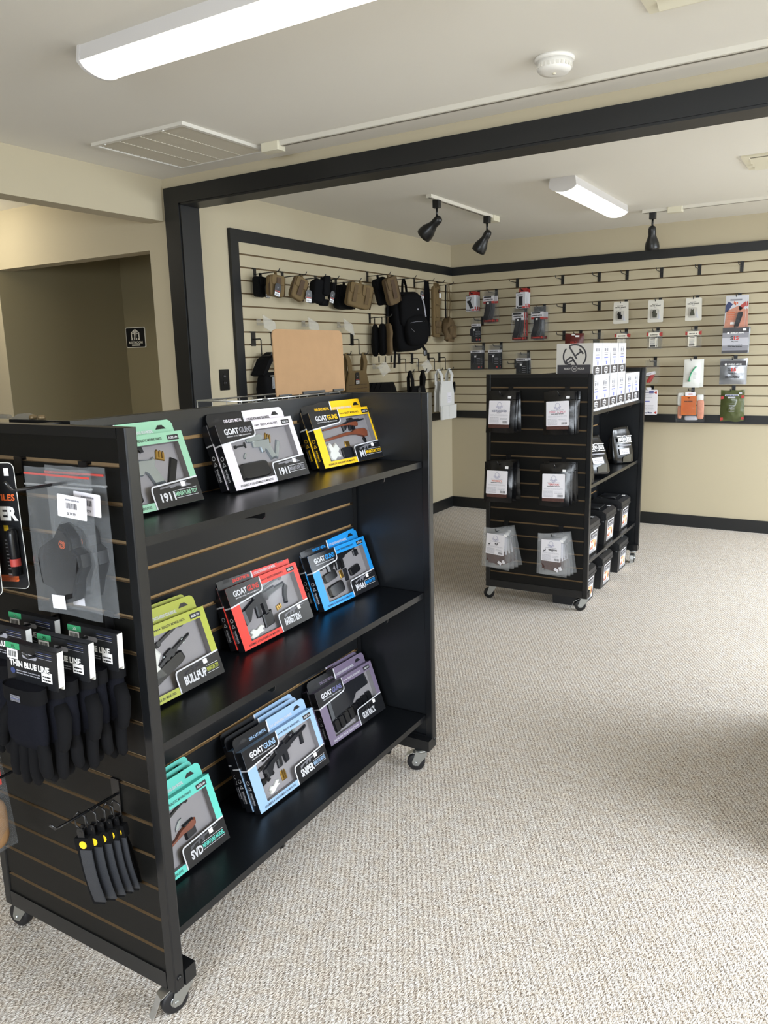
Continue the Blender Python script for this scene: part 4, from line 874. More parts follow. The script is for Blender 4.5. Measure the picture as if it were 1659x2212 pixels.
# black stand-up meal pouches
def meal_pouch(label, M, first=None):
    g = 'black stand-up meal pouches'
    if first: return dup(first, M, label, g)
    t = thing('meal_pouch', label, 'pouch', M, g); b = MB(); n = 24; rings = []
    for z, w, d in ((0,.088,.05),(.012,.094,.055),(.05,.096,.052),(.1,.093,.042),(.15,.088,.028),(.19,.08,.012),(.215,.07,.003),(.235,.064,.002)):
        rings.append([(w*math.copysign(abs(math.cos(2*PI*k/n))**.6, math.cos(2*PI*k/n)) + .004*noise.noise(V((k*.9, z*40, 1))), d*math.copysign(abs(math.sin(2*PI*k/n))**.8, math.sin(2*PI*k/n)) + .006*noise.noise(V((k*.8, z*30, 7))), z) for k in range(n)])
    b.rings(rings); b.build('bag', 'pouch_black', t)
    def face(z): return -.057 + max(0, z-.04)*.19
    b = MB()
    def q(x0, z0, x1, z1, m, e=.0): b.add([(x0,face(z0)-.003-e,z0),(x1,face(z0)-.003-e,z0),(x1,face(z1)-.003-e,z1),(x0,face(z1)-.003-e,z1)], [(0,1,2,3)], m)
    q(-.062,.137,.062,.1405,0); q(-.062,.177,.062,.1805,0); q(-.056,.146,-.016,.172,0); q(.016,.146,.056,.172,0)
    for x in (-.05,-.04,-.03,.022,.032,.042): q(x,.148,x+.004,.17,1,.0004)
    A, B = (1,0,0), V((0,.19,1)).normalized(); o_ = (0, face(.16)-.0036, .16)
    pa, pb = circ(0, 0, .024, 20), circ(0, 0, .021, 20)
    for k in range(20): b.flat([pa[k], pa[(k+1) % 20], pb[(k+1) % 20], pb[k]], o_, A, B, 0)
    b.flat(circ(0, 0, .021, 20), o_, A, B, 1); b.text('RH', (0, face(.16)-.004, .16), A, B, 0, -.009, h=.018, m=0, align='c', bold=.02)
    q(-.05,.116,.05,.124,2); b.build('logo', ['ink_white', 'pouch_black', 'ink_grey'], t)
    b = MB(); q(-.052,.064,.03,.1,0); b.bars((0,face(.06)-.004,0), X_, Z_, -.04, .072, .018, .092, 2, 1, .5); b.build('label', ['paper', 'ink_grey'], t)
    b = MB(); b.add([(-.025,-.0560,.012),(.045,-.0560,.012),(.052,face(.06)-.0015,.06),(.03,face(.06)-.0015,.06),(-.025,face(.045)-.0015,.045)], [(0,1,2,3,4)]); b.build('window', 'pouch_window', t)
    return t
p0 = meal_pouch('black stand-up meal pouch at the near end of the middle shelf, half hidden', SB(-.1, .12, .7055, -.5))
meal_pouch('black stand-up meal pouch slumped in front of another on the middle shelf', SB(-.085, .4, .716, -.55) @ RX(-.2), p0)
meal_pouch('black stand-up meal pouch behind the slumped one on the middle shelf', SB(-.2, .53, .7055, -.5), p0)
meal_pouch('black stand-up meal pouch alone at the far end of the middle shelf', SB(-.1, 1.03, .7055, -.55), p0)
# black lidded bins with a food label
def bin_(label, M, first=None):
    g = 'black lidded food bins'
    if first: return dup(first, M, label, g)
    t = thing('food_bin', label, 'food bin', M, g); w, d, h = .225, .19, .165
    b = MB(); i_ = .008
    vs = [(i_,i_,0),(w-i_,i_,0),(w-i_,d-i_,0),(i_,d-i_,0),(0,0,h),(w,0,h),(w,d,h),(0,d,h)]
    b.add(vs, [(0,1,5,4),(1,2,6,5),(2,3,7,6),(3,0,4,7),(3,2,1,0),(4,5,6,7)]); b.box(-.006, -.006, h-.012, w+.006, d+.006, h); b.build('tub', 'bin_black', t)
    b = MB(); z0 = h; e = .012
    b.prism([(-.004,0),(d+.004,0),(d+.004,.026),(d-.022,.042),(.022,.042),(-.004,.026)], (0,0,z0), Y_, Z_, X_, -.004, w+.004)
    b.box(w/2-.04, d/2-.035, z0+.042, w/2+.085, d/2+.03, z0+.046); b.bars((0,0,z0+.0464), X_, Y_, w/2+.02, d/2-.02, w/2+.07, d/2+.015, 3, 0); ld = b.build('lid', 'bin_black', t)
    b = MB(); b.prism(rrect(.022, d/2-.018, .066, d/2+.018, .006), (0,0,z0), X_, Y_, Z_, .042, .0425)
    b.tube([(.03,d/2-.045,z0+.043),(.03,d/2-.045,z0+.052),(.03,d/2+.045,z0+.052),(.03,d/2+.045,z0+.043)], .009, 8); b.build('handle', 'bin_black', ld)
    b = MB(); b.box(-.012, d/2-.02, h-.04, -.004, d/2+.02, h+.02); b.box(-.008, .012, h-.03, -.004, .03, h+.014); b.tube([(-.008,.008,h-.02),(-.008,.036,h-.02)], .005, 8); b.build('latch', 'bin_black', t)
    b = MB(); f = (0,-.0006,0); A = X_; B = V((0, -.008, h)).normalized(); o_ = V((0, i_-.0012, 0))
    b.flat([(.055,.012),(w-.03,.012),(w-.03,h-.026),(.055,h-.026)], o_, A, B, 0); b.flat([(.062,.036),(w-.037,.036),(w-.037,.09),(.062,.09)], o_+V((0,-.0005,0)), A, B, 1)
    b.flat([(.062,.095),(w-.037,.095),(w-.037,.132),(.062,.132)], o_+V((0,-.0005,0)), A, B, 4); b.text('READY HOUR', o_+V((0,-.001,0)), A, B, .138-.005, .112, h=.011, w=.098, m=0, align='c', bold=.03); b.bars(o_+V((0,-.001,0)), A, B, .07, .098, w-.046, .109, 2, 2, .5)
    b.bars(o_+V((0,-.0005,0)), A, B, .064, .014, w-.06, .033, 3, 3, .4); b.flat([(w-.055,.015),(w-.037,.015),(w-.037,.03),(w-.055,.03)], o_+V((0,-.0005,0)), A, B, 5)
    b.build('label', ['bin_label', 'food_print', 'ink_pale', 'ink_black', 'dark_print', 'price_tag'], t)
    b = MB(); b.box(w-.05, d*.12, z0+.0422, w-.026, d*.22, z0+.043); b.build('price_tag', 'price_tag', ld)
    return t
p0 = bin_('nearest of the three black food bins on the bottom shelf', SB(-.04, .13, .2755))
bin_('middle of the three black food bins on the bottom shelf', SB(-.04, .5, .2755), p0)
bin_('farthest of the three black food bins on the bottom shelf', SB(-.045, .89, .2755), p0)
bin_('nearest black food bin on the carpet, partly behind the rack end', SB(-.045, .096, .0005), p0)
bin_('middle black food bin on the carpet under the far rack', SB(-.045, .47, .0005), p0)
bin_('farthest black food bin on the carpet beside the rear caster', SB(-.045, .875, .0005), p0)

# ------------------------------------------------------------------ back slatwall
HB = 'hooks on the back slatwall'
for i, x in enumerate((.648, 1.051, 1.358, 1.583, 1.85, 2.131, 2.428)):
    hook(WB(x, 0), .19, 'empty black hook in the top row of the back slatwall, %s from the corner' % ('first', 'second', 'third', 'fourth', 'fifth', 'sixth', 'seventh')[i], HB)
hook(WB(1.069, 3), .19, 'empty black hook right of the clear magazine bags, fourth slot', HB)
hook(WB(1.365, 3), .19, 'empty black hook left of the first white sight cards', HB)
hook(WB(1.072, 6), .19, 'empty black hook left of the maroon packet', HB)
hook(WB(.64, 9), .19, 'empty black hook left of the lowest grip bags', HB)
def spread(builder, n, x, k, l0, dl, labels, what, hooklabel, yaw=0, seed=0, dx=0, dxs=0):
    h = WB(x, k); hook(h, l0+.02, hooklabel, HB); first = None; rnd = random.Random(seed)
    for i in range(n):
        M = hung(h, l0 - i*dl, yaw + rnd.uniform(-.05, .08)*(i > 0), rnd.uniform(-.05, .05)*(i > 0), dx=dx + dxs*i)
        lab = labels if n == 1 else '%s %s' % (ORD[i], labels)
        q = builder(lab, M, first); first = first or q
# boxed pistol grips with red hang tabs
def grip_box(shape):
    def f(label, M, first):
        g = 'white boxed grips with red tabs'
        if first: return dup(first, M, label, g)
        t = thing('grip_box', label, 'boxed grip', M, g); w, h, d = .088, .132, .026
        b = MB(); b.box(-w/2, -d/2, -h-.016, w/2, d/2, -.016, 0); b.box(w/2-.0002, -d/2+.003, -h-.012, w/2+.0006, d/2-.003, -h+.02, 1); b.build('carton', ['carton_white', 'red_card'], t)
        b = MB(); b.prism(rrect(-w/2+.018, -.02, w/2, .016, .004), (0,d/2-.002,0), X_, Z_, Y_, -.001, 0); b.quad((0,d/2-.0035,0), X_, Z_, -.008, -.004, .014, .002, 1); b.build('hang_tab', ['red_card', 'rubber'], t)
        b = MB(); y = -d/2-.0006; f0 = (0,y,0)
        b.text('AMEND2', f0, X_, Z_, -.036, -.042, h=.009, w=.055, m=0, bold=.04); b.quad(f0, X_, Z_, -w/2, -.024, -.006, -.016, 0)
        b.flat([(p[0], p[1]) for p in shape], f0, X_, Z_, 0); b.quad(f0, X_, Z_, -.018, -h-.012, .014, -h-.003, 0); b.quad(f0, X_, Z_, .016, -h-.014, w/2, -h-.002, 1); b.quad(f0, X_, Z_, -.036, -h-.012, -.028, -h-.001, 0)
        b.build('printed_front', ['grip_black', 'ink_red'], t); return t
    return f
GS1 = [(-.03,-.062),(-.004,-.058),(.006,-.044),(.012,-.044),(.004,-.066),(.03,-.122),(.0,-.13),(-.02,-.082),(-.03,-.08)]
GS2 = [(-.02,-.052),(.022,-.052),(.018,-.064),(.02,-.126),(-.016,-.126),(-.018,-.064)]
spread(grip_box(GS1), 3, .283, 1, .165, .04, 'white grip box with red tab nearest the corner', '', 'hook holding the grip boxes nearest the corner', -.1, 1)
spread(grip_box(GS2), 3, .75, 1, .165, .04, 'white grip box with red tab above the clear bags', '', 'hook holding the grip boxes above the clear bags', -.1, 2)
# magazines in clear bags
MAGP = [(-.02,0),(.028,.004),(.026,-.05),(.016,-.1),(-.004,-.152),(-.05,-.146),(-.036,-.1),(-.024,-.05)]
def mag_bag(w, h, style, g, loop=False):
    def f(label, M, first):
        if first: return dup(first, M, label, g)
        t = thing('magazine_bag', label, 'bagged part', M, g)
        b = MB()
        hd = -.05 if h > .24 else -.03
        if style == 'light':
            b.quad((0,0,0), X_, Z_, -w*.42, -.088, w*.42, -.03, 0); f1 = (0,-.0006,0); b.flat(rrect(-w*.38, -.046, w*.2, -.033, .005), f1, X_, Z_, 1); b.text('AMEND2', f1, X_, Z_, -w*.36, -.066, h=.012, w=w*.68, m=1, bold=.05)
            b.quad((0,-.0003,0), X_, Z_, -w*.42, -.092, w*.42, -.074, 2 if not loop else 0); b.quad((0,0,0), X_, Z_, -w*.42, -h+.012, w*.42, -h+.036, 3); b.flat(circ(w*.32, -h+.024, .009), f1, X_, Z_, 2); b.quad(f1, X_, Z_, -w*.3, -h+.02, w*.2, -h+.028, 2)
            if loop: b.quad((0,-.0003,0), X_, Z_, w*.38, -h+.04, w*.44, -.03, 2)
        else:
            b.quad((0,0,0), X_, Z_, -w*.44, -h+.006, w*.44, -.03, 1); b.quad((0,-.0003,0), X_, Z_, -w*.44, -.052, w*.44, -.03, 0); f1 = (0,-.0006,0); b.text('AMEND2', f1, X_, Z_, -w*.36, -.047, h=.012, w=w*.66, m=1, bold=.05)
            b.bars(f1, X_, Z_, -w*.38, -.075, w*.1, -.062, 2, 4); b.bars(f1, X_, Z_, w*.06, -h+.05, w*.36, -.085, 4, 4, .3); b.flat(circ(w*.24, -h+.024, .009), f1, X_, Z_, 2)
        b.build('printed_card', ['paper', 'card_black', 'ink_red', 'maroon_bag', 'ink_grey'], t)
        k = 1 if style == 'light' else .82
        b = MB(); P = MAGP if style == 'light' else [(p[0]*.6-.022, p[1]*.75-.0) for p in rrect(-.03, -.15, .025, 0, .02)]
        off = -.078 if style == 'light' else -.07
        P = [(p[0], p[1]*(h-.1)/.16+off) for p in P]
        b.prism(P, (0,-.001,0), X_, Z_, Y_, -.016, -.001); b.build('magazine' if style == 'light' else 'grip', 'grip_black', t)
        b = MB(); b.quad((0,-.0175,0), X_, Z_, -.006, off-.02, .012, off-.006); b.build('price_tag', 'price_tag', t)
        if loop:
            b = MB(); pa, pb = circ(-w*.3, -.1, .019, 16, .012), circ(-w*.3, -.1, .017, 16, .0105)
            for i in range(16): b.flat([pa[i], pa[(i+1) % 16], pb[(i+1) % 16], pb[i]], (0,-.012,0), X_, Z_)
            b.build('ring', 'card_black', t)
        b = MB(); pillow(b, w, .016, -h, .036 if style == 'light' else .026, 0, 10, 12, w*90, .0045); b.build('bag', 'clear_bag', t)
        return t
    return f
spread(mag_bag(.128, .262, 'light', 'long clear magazine bags'), 3, .452, 1, .165, .035, 'clear magazine bag below the second slot near the corner', '', 'hook holding long clear magazine bags near the corner', -.12, 3)
spread(mag_bag(.14, .268, 'light', 'long clear magazine bags', True), 3, .726, 3, .165, .035, 'clear magazine bag with a printed black ring and red edge', '', 'hook holding clear magazine bags with black rings', -.1, 4)
spread(mag_bag(.134, .264, 'light', 'long clear magazine bags'), 5, .895, 3, .168, .026, 'clear magazine bag right of the ringed ones', '', 'hook holding the fullest row of clear magazine bags', -.1, 5)
spread(mag_bag(.085, .19, 'dark', 'clear bags on black cards'), 2, .321, 4, .165, .045, 'small black-card bag under the corner grip boxes', '', 'hook holding small black-card bags under the grip boxes', -.15, 6)
spread(mag_bag(.125, .2, 'dark', 'clear bags on black cards'), 3, .331, 7, .165, .03, 'black-card grip bag in the lower pair, nearest the corner', '', 'hook holding grip bags of the lower pair nearest the corner', -.1, 7)
spread(mag_bag(.125, .2, 'dark', 'clear bags on black cards'), 3, .501, 7, .165, .03, 'black-card grip bag in the lower pair, farther from the corner', '', 'hook holding grip bags of the lower pair farther from the corner', -.1, 8)
spread(mag_bag(.115, .2, 'dark', 'clear bags on black cards'), 4, .757, 8, .165, .026, 'black-card grip bag just above the far rack', '', 'hook holding grip bags just above the far rack', -.1, 9)
# sight cards
def sight_card(col, tri):
    def f(label, M, first):
        g = 'white sight blister cards'
        if first: return dup(first, M, label, g)
        t = thing('sight_card', label, 'blister pack', M, g); w, h = .108, .168
        b = MB(); b.prism(rrect(-w/2, -h+.012, w/2, .012, .008), (0,0,0), X_, Z_, Y_, -.001, 0); b.build('backing_card', 'sight_card', t)
        b = MB(); f0 = (0,-.0014,0); b.flat(circ(0, -.09, .044, 20), f0, X_, Z_, 1); b.flat([(.018,-.128),(.045,-.14),(.026,-.075)], (0,-.0017,0), X_, Z_, 2)
        b.quad(f0, X_, Z_, -.026, -.022, .02, -.017, 0); b.text('MBUS3 SIGHT', (0,-.0017,0), X_, Z_, 0, -.036, h=.009, w=.082, m=0, align='c', bold=.04); b.text('FRONT' if tri else 'REAR', (0,-.0017,0), X_, Z_, 0, -.044, h=.005, m=3, align='c')
        b.build('lettering', ['ink_black', 'vent_paint', 'carton_white', 'ink_grey'], t)
        b = MB()
        if tri: b.prism([(-.02,-.118),(.014,-.118),(.006,-.078),(.006,-.07),(.002,-.07),(.001,-.076),(-.007,-.076),(-.008,-.07),(-.012,-.07),(-.012,-.078)], (0,0,0), X_, Z_, Y_, -.016, -.002)
        else:
            b.prism([(-.014,-.12),(.014,-.12),(.016,-.09),(.006,-.085),(.006,-.064),(.0,-.064),(.0,-.08),(-.006,-.08),(-.006,-.066),(-.013,-.066),(-.016,-.09)], (0,0,0), X_, Z_, Y_, -.016, -.002); b.lathe([(.005,-.002),(.005,.01)], (-.018,-.009,-.082), X_, 10)
        b.build('sight', col, t)
        b = MB(); b.prism(rrect(-.03, -.132, .03, -.058, .008), (0,0,0), X_, Z_, Y_, -.02, -.0016); b.build('blister', 'blister', t); return t
    return f
spread(sight_card('toy_black', 0), 2, 1.583, 3, .165, .03, 'white sight card holding a black sight', '', 'hook holding the white cards with black sights', -.02, 10)
spread(sight_card('grip_olive', 0), 2, 1.85, 3, .165, .03, 'white sight card holding a drab rear sight', '', 'hook holding the white cards with drab rear sights', 0, 11)
spread(sight_card('grip_olive', 1), 2, 2.128, 3, .165, .03, 'white sight card holding a drab triangular front sight', '', 'hook holding the white cards with triangular sights', 0, 12)
# clear bags with a label and red corner tabs
def small_bag(name):
    def f(label, M, first):
        g = 'small clear bags with red tabs'
        if first: return dup(first, M, label, g)
        t = thing('parts_bag', label, 'bagged part', M, g); w, h = .112, .142
        b = MB(); pillow(b, w, .01, -h+.01, .03, 0, 10, 12, len(name), .005); b.build('bag', 'clear_bag', t)
        b = MB(); f0 = (0,-.016,0); b.flat(rrect(-w*.36, -.036, w*.36, -.006, .006), f0, X_, Z_, 0); b.text(name, (0,-.0164,0), X_, Z_, 0, -.028, h=.009, w=w*.5, m=1, align='c', bold=.04)
        b.quad((0,-.014,0), X_, Z_, -w*.3, -.118, w*.18, -.046, 0); f2 = (0,-.0144,0); b.quad(f2, X_, Z_, -w*.22, -.056, w*.1, -.051, 1); b.bars(f2, X_, Z_, -w*.22, -.098, w*.1, -.062, 4, 2); b.quad(f2, X_, Z_, -w*.24, -.113, w*.12, -.103, 1)
        b.build('label', ['cream_label', 'ink_black', 'ink_grey'], t)
        for s in (-1, 1):
            b = MB(); b.flat([(s*w*.5,-.004),(s*w*.36,-.012),(s*w*.36,-.028),(s*w*.5,-.034)][::s], (0,-.0162,0), X_, Z_); b.build('red_tab', 'red_card', t)
        return t
    return f
spread(small_bag('BCM'), 2, 1.593, 6, .16, .045, 'small clear bag with red tabs half hidden by the white boxes', '', 'hook holding small bags half hidden by the white boxes', 0, 13, dx=.01)
spread(small_bag('GUNFIGHTER'), 3, 1.842, 6, .165, .02, 'small clear bag with red tabs under the drab rear sights', '', 'hook holding small bags under the drab rear sights', 0, 14, dx=.01)
spread(small_bag('MOD 3'), 2, 2.128, 6, .165, .02, 'small clear bag with red tabs under the triangular sights', '', 'hook holding small bags under the triangular sights', 0, 15, dx=.012)
h = WB(1.217, 6); hook(h, .19, 'hook holding the maroon packet behind the white boxes', HB)
t = thing('maroon_packet', 'glossy maroon packet peeking over the white logo box', 'packet', hung(h, .165, 0, .03))
b = MB(); pillow(b, .155, .01, -.16, .03, 0, 10, 10, 4, .004); b.build('pouch', 'maroon_bag', t)
b = MB(); b.quad((0,-.016,0), X_, Z_, .012, -.02, .045, -.006, 0); b.quad((0,-.016,0), X_, Z_, -.02, -.006, .01, .002, 0); b.text('FIELD', (0,-.0172,0), X_, Z_, 0, -.07, h=.016, m=1, align='c'); b.build('label', ['price_tag', 'label_red'], t)
h = WB(1.372, 6); hook(h, .19, 'hook holding a plain clear bag behind the white boxes', HB)
t = thing('clear_parts_bag', 'plain clear bag peeking over the white boxes', 'bagged part', hung(h, .165, 0, .0, dx=.03))
b = MB(); pillow(b, .11, .01, -.14, .03, 0, 10, 10, 9, .006); b.build('bag', 'clear_bag', t)
b = MB(); b.box(-.03, -.006, -.12, .02, .006, -.05); b.build('contents', 'grip_olive', t)
# right-hand column of printed pouches
h = WB(2.426, 3); hook(h, .19, 'hook holding the orange printed bags at the right', HB); p0 = None
for i in range(2):
    M = hung(h, .165-.03*i, .05*i, .02-.04*i, dx=.008*i); lab = '%s orange and white printed bag above the grey pouches' % ('front', 'rear')[i]
    if p0: dup(p0, M, lab, 'orange printed bags'); continue
    t = p0 = thing('printed_bag', lab, 'pouch', M, 'orange printed bags')
    b = MB(); b.quad((0,0,0), X_, Z_, -.07, -.235, .072, .012, 0); f0 = (0,-.0006,0)
    b.flat([(-.07,-.235),(.072,-.235),(.07,-.09),(.02,-.06),(-.06,-.1)], f0, X_, Z_, 1); b.flat([(-.07,-.06),(-.05,-.03),(-.02,-.05),(-.05,-.1),(-.07,-.11)], f0, X_, Z_, 2); b.flat([(.02,-.07),(.066,-.03),(.07,-.06),(.03,-.1)], f0, X_, Z_, 3)
    b.text('ip', (0,-.001,0), X_, Z_, 0, -.058, h=.03, w=.03, m=4, align='c', bold=.03); b.quad((0,-.001,0), X_, Z_, -.028, -.195, .0, -.178, 5); b.bars((0,-.001,0), X_, Z_, -.05, -.16, .0, -.1, 4, 4, .5)
    b.quad((0,-.001,0), X_, Z_, -.04, -.026, .04, -.014, 6); b.build('printed_card', ['carton_white', 'salmon', 'navy', 'label_red', 'ink_orange', 'price_tag', 'ink_grey'], t)
    b = MB(); b.prism([(.0,-.21),(.03,-.212),(.052,-.13),(.05,-.105),(.02,-.11)], (0,-.001,0), X_, Z_, Y_, -.012, 0); b.build('magazine', 'grip_black', t)
    b = MB(); pillow(b, .15, .016, -.24, .032, 0, 10, 12, 6, .004, flare=.25); b.build('bag', 'clear_bag', t)
def s15(silver):
    def f(label, M, first):
        g = 'silver pouches' if silver else 'dark grey pouches'
        if first: return dup(first, M, label, g)
        t = thing('foil_pouch', label, 'pouch', M, g); w, h = .182, .188
        b = MB(); pillow(b, w, .012, -h+.012, .018, 0, 12, 12, 2 if silver else 5, .003); b.build('pouch', 'silver_bag', t)
        b = MB(); y = -.0158; f0 = (0,y,0)
        if silver: b.quad((0,y+.004,0), X_, Z_, -w/2+.004, -.038, w/2-.004, -.004, 1)
        else:
            n = 10                                  # printed band: dark at top and bottom, pale in the middle
            for i in range(n):
                z1 = .01-(h-.004)*i/n; z0 = .01-(h-.004)*(i+1)/n; b.quad((0,y+.006-(.006 if 1 < i < 8 else 0),0), X_, Z_, -w/2+.002, z0, w/2-.002, z1, (1, 1, 4, 4, 5, 5, 5, 4, 4, 1)[i])
        b.text('SHIELD ARMS', (0,y-.0006,0), X_, Z_, .012, -.034, h=.011, w=.09, m=0, align='c', bold=.03); b.flat(circ(-.05, -.029, .008), (0,y-.0006,0), X_, Z_, 0)
        b.text('S', (0,y-.0006,0), X_, Z_, -.034, -.08, h=.028, w=.02, m=1, bold=.04); b.text('15', (0,y-.0006,0), X_, Z_, -.01, -.08, h=.028, w=.034, m=2, bold=.04)
        b.text('Mag Catch' if not silver else 'Starter Kit', (0,y-.0006,0), X_, Z_, -.002, -.096, h=.01, m=3, align='c', bold=.02); b.bars((0,y-.0006,0), X_, Z_, -.05, -.13, .05, -.11, 2, 3, .5)
        b.build('lettering', ['ink_white', 'dark_print', 'ink_red', 'ink_black', 'ink_grey', 'ink_pale'], t)
        if not silver:
            b = MB(); b.quad((0,-.0135,0), X_, Z_, .046, -.014, .07, .002); b.build('price_tag', 'price_tag', t)
        return t
    return f
spread(s15(0), 4, 2.429, 6, .165, .02, 'dark grey printed pouch in the right column', '', 'hook holding the dark grey printed pouches', .03, 16, dx=.008)
spread(s15(1), 3, 2.426, 9, .165, .025, 'silver printed pouch in the right column', '', 'hook holding the silver printed pouches', .03, 17, dx=.008)
h = WB(2.426, 12); hook(h, .19, 'hook holding the olive trauma pouch', HB)
t = thing('trauma_pouch', 'olive green vacuum-packed pouch with red tear tabs', 'pouch', hung(h, .165, .02, -.02, dx=.016))
b = MB(); pillow(b, .165, .01, -.225, .05, 0, 14, 16, 8, .007); b.build('pouch', 'olive_bag', t)
b = MB(); f0 = (0,-.029,0); b.flat(rrect(-.05, -.034, .045, -.022, .004), f0, X_, Z_, 0); b.flat(rrect(-.03, -.05, .022, -.039, .004), f0, X_, Z_, 0); b.bars((0,-.0294,0), X_, Z_, -.044, -.031, .04, -.024, 1, 1, .8); b.bars(f0, X_, Z_, -.02, -.15, .02, -.08, 6, 0, .15); b.quad((0,-.02,0), X_, Z_, .045, -.02, .066, -.006, 0); b.build('label', ['ink_pale', 'navy'], t)
for x, z in ((-.078, -.045), (.062, -.04), (-.078, -.205), (.066, -.2)):
    b = MB(); b.flat([(x,z-.012),(x+.02,z-.008),(x+.018,z+.012),(x,z+.01)], (0,-.022,0), X_, Z_); b.build('tear_tab', 'red_card', t)
h = WB(1.832, 9); hook(h, .19, 'hook holding clear bags with red tools', HB); p0 = None
for i in range(2):
    M = hung(h, .16-.035*i, .05, .02-.05*i, dx=.012); lab = '%s clear bag with a red tool and white slip' % ('front', 'rear')[i]
    if p0: dup(p0, M, lab, 'clear bags with red tools'); continue
    t = p0 = thing('tool_bag', lab, 'bagged part', M, 'clear bags with red tools')
    b = MB(); pillow(b, .105, .012, -.17, .022, 0, 10, 12, 6, .004); b.build('bag', 'clear_bag', t)
    b = MB(); b.M = T(-.012, 0, -.13) @ RY(.5); sup(b, (0,0,0), (.022,.014,.075), .6, 0, 10); b.M = None; b.build('tool', 'red_card', t)
    b = MB(); b.M = T(.0,-.008,-.09) @ RY(-.25); b.quad((0,0,0), X_, Z_, -.045, -.012, .02, .012, 0); b.bars((0,-.0005,0), X_, Z_, -.03, -.006, .0, .006, 2, 1); b.build('paper_slip', ['paper', 'ink_grey'], t)
h = WB(2.135, 9); hook(h, .19, 'hook holding packets with green tubes', HB); p0 = None
for i in range(2):
    M = hung(h, .165-.04*i, .02, .02-.04*i, dx=.012+.012*i); lab = '%s white packet with a curved green tube' % ('front', 'rear')[i]
    if p0: dup(p0, M, lab, 'white packets with green tubes'); continue
    t = p0 = thing('airway_packet', lab, 'packet', M, 'white packets with green tubes')
    b = MB(); pillow(b, .122, .012, -.2, .02, 0, 10, 12, 3, .002); b.build('packet', 'white_bag', t)
    b = MB(); b.tube([(.03,-.014,-.04),(.012,-.017,-.062),(-.004,-.018,-.09),(-.014,-.018,-.13),(-.016,-.016,-.15)], .0048, 10); b.lathe([(.004,0),(.013,.004),(.013,.008),(.004,.01)], (-.016,-.015,-.156), Z_, 12); b.build('tube', 'tube_green', t)
    b = MB(); b.bars((0,-.0125,0), X_, Z_, .012, -.13, .034, -.08, 5, 0, .3); b.build('print', 'ink_pale', t)
h = WB(1.817, 12); hook(h, .19, 'hook holding the white and blue packet', HB)
t = thing('dressing_packet', 'white packet with navy print and red corner marks beside the far rack', 'packet', hung(h, .165, 0, -.02, dx=.012))
b = MB(); b.prism(rrect(-.068, -.185, .066, .01, .008), (0,0,0), X_, Z_, Y_, -.006, .006); b.prism(rrect(-.02, .005, .018, .028, .004), (0,0,0), X_, Z_, Y_, -.002, .002); b.build('packet', 'paper', t)
b = MB(); f0 = (0,-.0066,0); b.text('Vented', f0, X_, Z_, -.04, -.014, h=.012, m=0, bold=.03); b.quad(f0, X_, Z_, .004, -.018, .038, .002, 1); b.bars(f0, X_, Z_, -.05, -.05, .03, -.022, 3, 2, .35); b.bars(f0, X_, Z_, -.055, -.085, .01, -.072, 1, 3, .7); b.bars(f0, X_, Z_, -.055, -.15, .04, -.1, 4, 2, .2); b.text('Trauma Mate', f0, X_, Z_, -.062, -.176, h=.014, w=.09, m=0, bold=.04)
for z in (-.012, -.17): b.flat([(.042,z),(.054,z+.009),(.063,z+.009),(.063,z-.009),(.054,z-.009)], f0, X_, Z_, 4)
b.build('lettering', ['navy', 'ink_purple', 'ink_pale', 'ink_blue', 'label_red'], t)
h = WB(2.13, 12); hook(h, .19, 'hook holding the big clear kit bag with an orange card', HB)
t = thing('first_aid_kit_bag', 'big clear zip bag with an orange card and dressings inside', 'bagged kit', hung(h, .165, 0, -.02, dx=.012))
b = MB(); pillow(b, .212, .02, -.235, .06, 0, 14, 14, 7, .006); b.build('bag', 'clear_bag', t)
b = MB(); b.box(-.062, -.026, -.182, .048, -.022, -.034, 0); f0 = (0,-.0264,0); b.text('IFAK REFILL', f0, X_, Z_, -.007, -.082, h=.011, w=.062, m=1, align='c', bold=.03); b.bars(f0, X_, Z_, -.052, -.15, .01, -.09, 5, 2, .4); b.flat([(-.017,-.045),(-.007,-.056),(.003,-.045),(-.003,-.052),(-.011,-.052)], f0, X_, Z_, 1); b.quad((0,-.0262,0), X_, Z_, -.034, -.034, .042, -.006, 3); b.bars((0,-.0268,0), X_, Z_, -.01, -.026, .02, -.014, 2, 2); b.build('insert_card', ['orange_card', 'ink_black', 'ink_orange', 'paper'], t)
for nm, c, sz, mm in (('dressing', (.076,-.004,-.14), (.05,.03,.15), 'salmon'), ('gauze', (-.07,0,-.06), (.05,.03,.1), 'white_bag'), ('bandage', (.01,0,-.205), (.1,.03,.035), 'ink_pale'), ('bandage', (.07,0,-.05), (.05,.03,.05), 'white_bag'), ('dressing', (-.076,.0,-.16), (.03,.03,.1), 'salmon')):
    b = MB(); sup(b, c, sz, .4, 0, 8); b.build(nm, mm, t)

